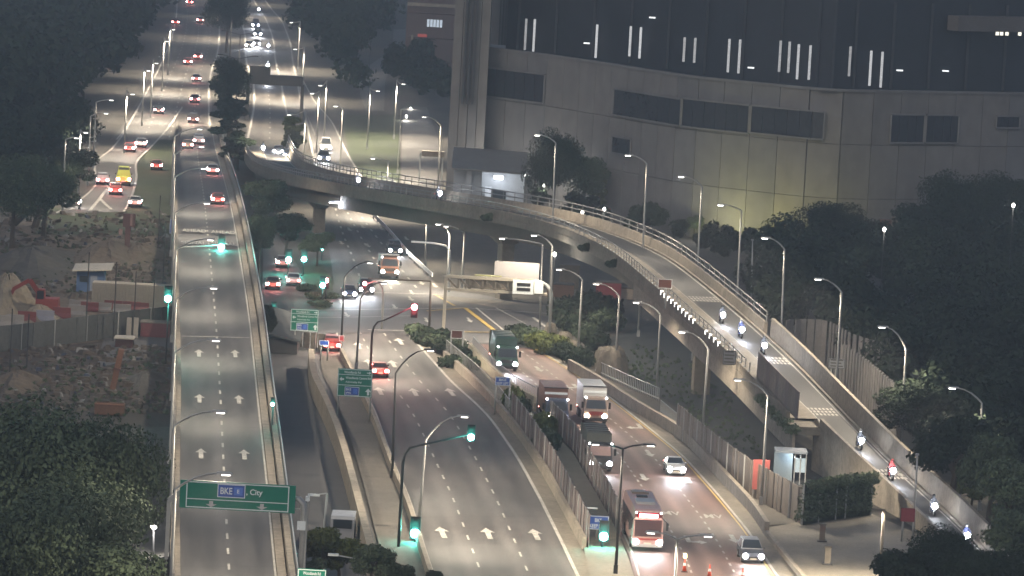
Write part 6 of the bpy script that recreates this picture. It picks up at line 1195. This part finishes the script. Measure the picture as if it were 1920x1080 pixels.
for k, (u, v, h_, r_, kd, m, lb) in enumerate(((608, 972, 5.5, 2.3, 'small', LEAFY, 'yellow-green shrub tree beside the parked van'), (640, 1005, 4, 2.4, 'small', LEAFY, 'yellow-green hedge tree in front of the parked van'), (700, 1010, 4.5, 2.0, 'small', LEAF, 'dim shrub tree at the foot of the curved wall'), (590, 1040, 3.5, 1.4, 'small', LEAF, 'small shrub beside the cut-off green sign'), (752, 1052, 4, 1.3, 'small', LEAFD, 'dark shrub at the bottom left of the low green signal'), (815, 1060, 3.5, 1.0, 'small', LEAFD, 'dark shrub at the bottom right of the low green signal'), (330, 1068, 3, .8, 'small', LEAFD, 'dark shrub at the bottom against the flyover'))): T(lb, u, v, h_, r_, kd, 1+k % 3, m, 'shrubs at the bottom')
SHR = leaf_mesh('foliage', [(0, 0, .55, 1.0, .6), (.7, .2, .5, .7, .5), (-.7, -.1, .45, .7, .5)], 1600, .12, 5, .4); SHR.materials.append(LEAF); STEM = MB().tube([(0, 0, -.1), (0, 0, .6)], .06, 5).tube([(0, 0, .1), (.6, .1, .6)], .04, 4).tube([(0, 0, .1), (-.6, -.1, .5)], .04, 4).mesh('stem'); STEM.materials.append(BARK)
def shrub(label, u, v, s, m, group, h=1.0, z=0.0):
    p = G(u, v, z); o = thing('shrub', label, 'shrub', p, random.uniform(0, 6), group); o.scale = (s, s, s*h); link('foliage', SHR, m, o); link('stem', STEM, BARK, o)
MS = 'median shrubs at the junction'
for k, (u, v) in enumerate(((780, 630), (800, 636), (790, 645), (815, 650), (830, 640), (838, 664), (856, 658), (868, 676), (850, 690), (876, 692))): shrub('median shrub '+['at the tip by the stop line', 'behind the tip', 'along the kerb, third from the tip', 'in the middle beside the tall mast', 'behind the mast', 'left of the brown sign', 'under the brown sign', 'right of the brown sign', 'by the railing start', 'against the cream wall'][k], u, v, 1.25, LEAFD if k % 3 else LEAF, MS, 1.0)
for k, (u, v, s, m) in enumerate(((975, 640, 1.5, LEAFD), (995, 648, 1.6, LEAF), (1015, 655, 1.5, LEAFY), (1035, 664, 1.7, LEAFY), (1058, 672, 1.4, LEAFD), (1085, 684, 1.5, LEAFD), (1100, 640, 1.7, LEAF), (1120, 655, 1.5, LEAFD), (1080, 625, 1.8, LEAFD), (1135, 620, 1.9, LEAF), (1110, 600, 2.6, LEAFD), (1060, 605, 2.2, LEAFD))): shrub('shrub right of the junction exit, '+['leftmost by the dark lorry', 'second from the dark lorry', 'yellowish, by the gantry post', 'yellowish, right of the gantry post', 'dark, before the parapet', 'dark, at the parapet start', 'big, between lamp poles', 'big, left of the boulder', 'tall, behind the lamp pole', 'tall, under the lit lamp', 'dark, highest of the bank', 'dark, behind the gantry post'][k], u, v, s, m, 'shrubs right of the junction', 1.15)
for k, (u, v, s, m) in enumerate(((962, 770, 1.3, LEAFY), (975, 782, 1.1, LEAF), (1018, 815, 1.2, LEAFY), (1024, 845, 1.2, LEAF))): shrub('small bush between the median panel fences, '+['by the end of the parapet railing', 'just right of the railing end', 'yellowish beside the lorry fence', 'lowest one beside the lorry fence'][k], u, v, s, m, 'bushes between the panel fences', 1.6)
for k, (u, v) in enumerate(((575, 545), (590, 560), (600, 575), (612, 560))): shrub('low shrub on the grass island, '+['by the white hatchback', 'in the middle', 'at the tip', 'by the red and green signals'][k], u, v, 1.2, LEAF, 'shrubs on the grass island', .6)
patch('grass_verge', [(565, 500), (600, 495), (622, 520), (626, 555), (610, 582), (590, 578)], GRASS, .07)
iv = leaf_mesh('ivy', [(p.x, p.y-.1, 1.0+1.1*(i % 3), .75, .75) for i, p in enumerate(ivyP)]+[(p.x, p.y-.1, 3.3, .8, .55) for p in ivyP[6:]], 9000, .12, 9, .3); iv.materials.append(LEAF); o = link('creeper', iv, LEAF); o['kind'] = 'stuff'; o['label'] = 'dark creeper leaves covering the fence behind the plaza'
ip = [N_[i] for i in range(kA-12, kA+1)]; iv = leaf_mesh('ivy', [(p.x-.3, p.y-.3, p.z-.2, .9, .5) for p in ip[-6:]], 2500, .12, 10, .3); iv.materials.append(LEAF); o = link('creeper', iv, LEAF); o['kind'] = 'stuff'; o['label'] = 'creeper spilling over the ramp edge above the plaza fence'
for uu in (930, 1105, 1160): 
    k_ = min(range(160), key=lambda i: abs(proj(N_[i])[0]-uu)); p = N_[k_]; o = thing('shrub', 'weed tuft growing on the outer edge of the ramp '+{930: 'above the rear pier', 1105: 'where the marker posts begin', 1160: 'below the first markers'}[uu], 'shrub', p+Vector((-.2, -.4, -.6)), 0, 'weeds on the ramp edge'); o.scale = (.9, .5, .8); link('foliage', SHR, LEAFD, o); link('stem', STEM, BARK, o)
# forests that read as one mass
def forest(name, label, quads, spacing, hmin, hmax, seed, m=LEAFD, dens=420, size=.55):
    rng = np.random.default_rng(seed); bl = []
    for poly in quads:
        us = [q[0] for q in poly]; vs = [q[1] for q in poly]; P = [G(u, v, 0) for u, v in poly]; xs = [p.x for p in P]; ys = [p.y for p in P]; A = (max(xs)-min(xs))*(max(ys)-min(ys)); n = int(A/spacing**2)
        def inside(x, y):
            c = False; j = len(P)-1
            for i in range(len(P)):
                if (P[i].y > y) != (P[j].y > y) and x < (P[j].x-P[i].x)*(y-P[i].y)/(P[j].y-P[i].y)+P[i].x: c = not c
                j = i
            return c
        for _ in range(n):
            x, y = rng.uniform(min(xs), max(xs)), rng.uniform(min(ys), max(ys))
            if not inside(x, y): continue
            h = rng.uniform(hmin, hmax); r = rng.uniform(.28, .42)*h
            for q in range(3): bl.append((x+rng.uniform(-.5, .5)*r, y+rng.uniform(-.5, .5)*r, h*rng.uniform(.5, .82), r*rng.uniform(.6, .9), h*rng.uniform(.16, .26)))
    me = leaf_mesh(name, bl, min(320000, len(bl)*dens//3), size, seed, .5); me.materials.append(m); o = link(name, me, m); o['kind'] = 'stuff'; o['label'] = label; return len(bl)
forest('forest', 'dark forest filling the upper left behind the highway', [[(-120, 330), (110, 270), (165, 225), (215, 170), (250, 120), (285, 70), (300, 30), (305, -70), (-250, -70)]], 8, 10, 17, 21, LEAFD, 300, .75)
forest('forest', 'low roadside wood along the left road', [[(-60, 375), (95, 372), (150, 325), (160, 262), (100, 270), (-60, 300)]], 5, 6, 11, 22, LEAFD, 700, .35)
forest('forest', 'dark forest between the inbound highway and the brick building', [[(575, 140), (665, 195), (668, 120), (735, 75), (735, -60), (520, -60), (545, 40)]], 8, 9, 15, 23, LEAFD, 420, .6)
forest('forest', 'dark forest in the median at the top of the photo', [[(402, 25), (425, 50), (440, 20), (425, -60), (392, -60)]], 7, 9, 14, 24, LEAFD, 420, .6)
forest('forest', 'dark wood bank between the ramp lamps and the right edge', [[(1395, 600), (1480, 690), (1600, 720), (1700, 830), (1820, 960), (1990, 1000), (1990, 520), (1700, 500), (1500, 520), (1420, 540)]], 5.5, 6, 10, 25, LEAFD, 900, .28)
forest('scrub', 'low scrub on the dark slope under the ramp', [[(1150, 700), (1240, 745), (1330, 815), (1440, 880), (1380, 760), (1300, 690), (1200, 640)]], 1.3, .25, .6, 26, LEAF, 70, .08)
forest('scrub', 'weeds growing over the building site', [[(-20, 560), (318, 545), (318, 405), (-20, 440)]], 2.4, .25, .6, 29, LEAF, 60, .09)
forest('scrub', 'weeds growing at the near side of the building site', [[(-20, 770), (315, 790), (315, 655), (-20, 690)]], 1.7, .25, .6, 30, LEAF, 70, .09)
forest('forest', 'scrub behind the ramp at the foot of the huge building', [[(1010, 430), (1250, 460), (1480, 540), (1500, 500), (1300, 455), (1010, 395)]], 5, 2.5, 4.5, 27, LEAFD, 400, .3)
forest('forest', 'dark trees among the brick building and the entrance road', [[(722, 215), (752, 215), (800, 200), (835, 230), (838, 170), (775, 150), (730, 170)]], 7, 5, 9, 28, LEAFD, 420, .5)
# ================================================================ night haze
hz = MB().prism([(-2400, -30), (2400, -30), (2400, 3600), (-2400, 3600)], -1.1, 90.0)
hzm = bpy.data.materials.new('haze_air'); hzm.use_nodes = True; ht = hzm.node_tree; ht.nodes.clear()
ho = ht.nodes.new('ShaderNodeOutputMaterial'); hv = ht.nodes.new('ShaderNodeVolumePrincipled'); hv.inputs['Color'].default_value = (.88, .90, .94, 1); hv.inputs['Density'].default_value = HAZE; hv.inputs['Anisotropy'].default_value = 0.55
ht.links.new(hv.outputs[0], ho.inputs['Volume'])
ho_ = link('haze', hz.mesh('haze'), hzm); ho_['kind'] = 'stuff'; ho_['label'] = 'thin night haze over the whole scene'
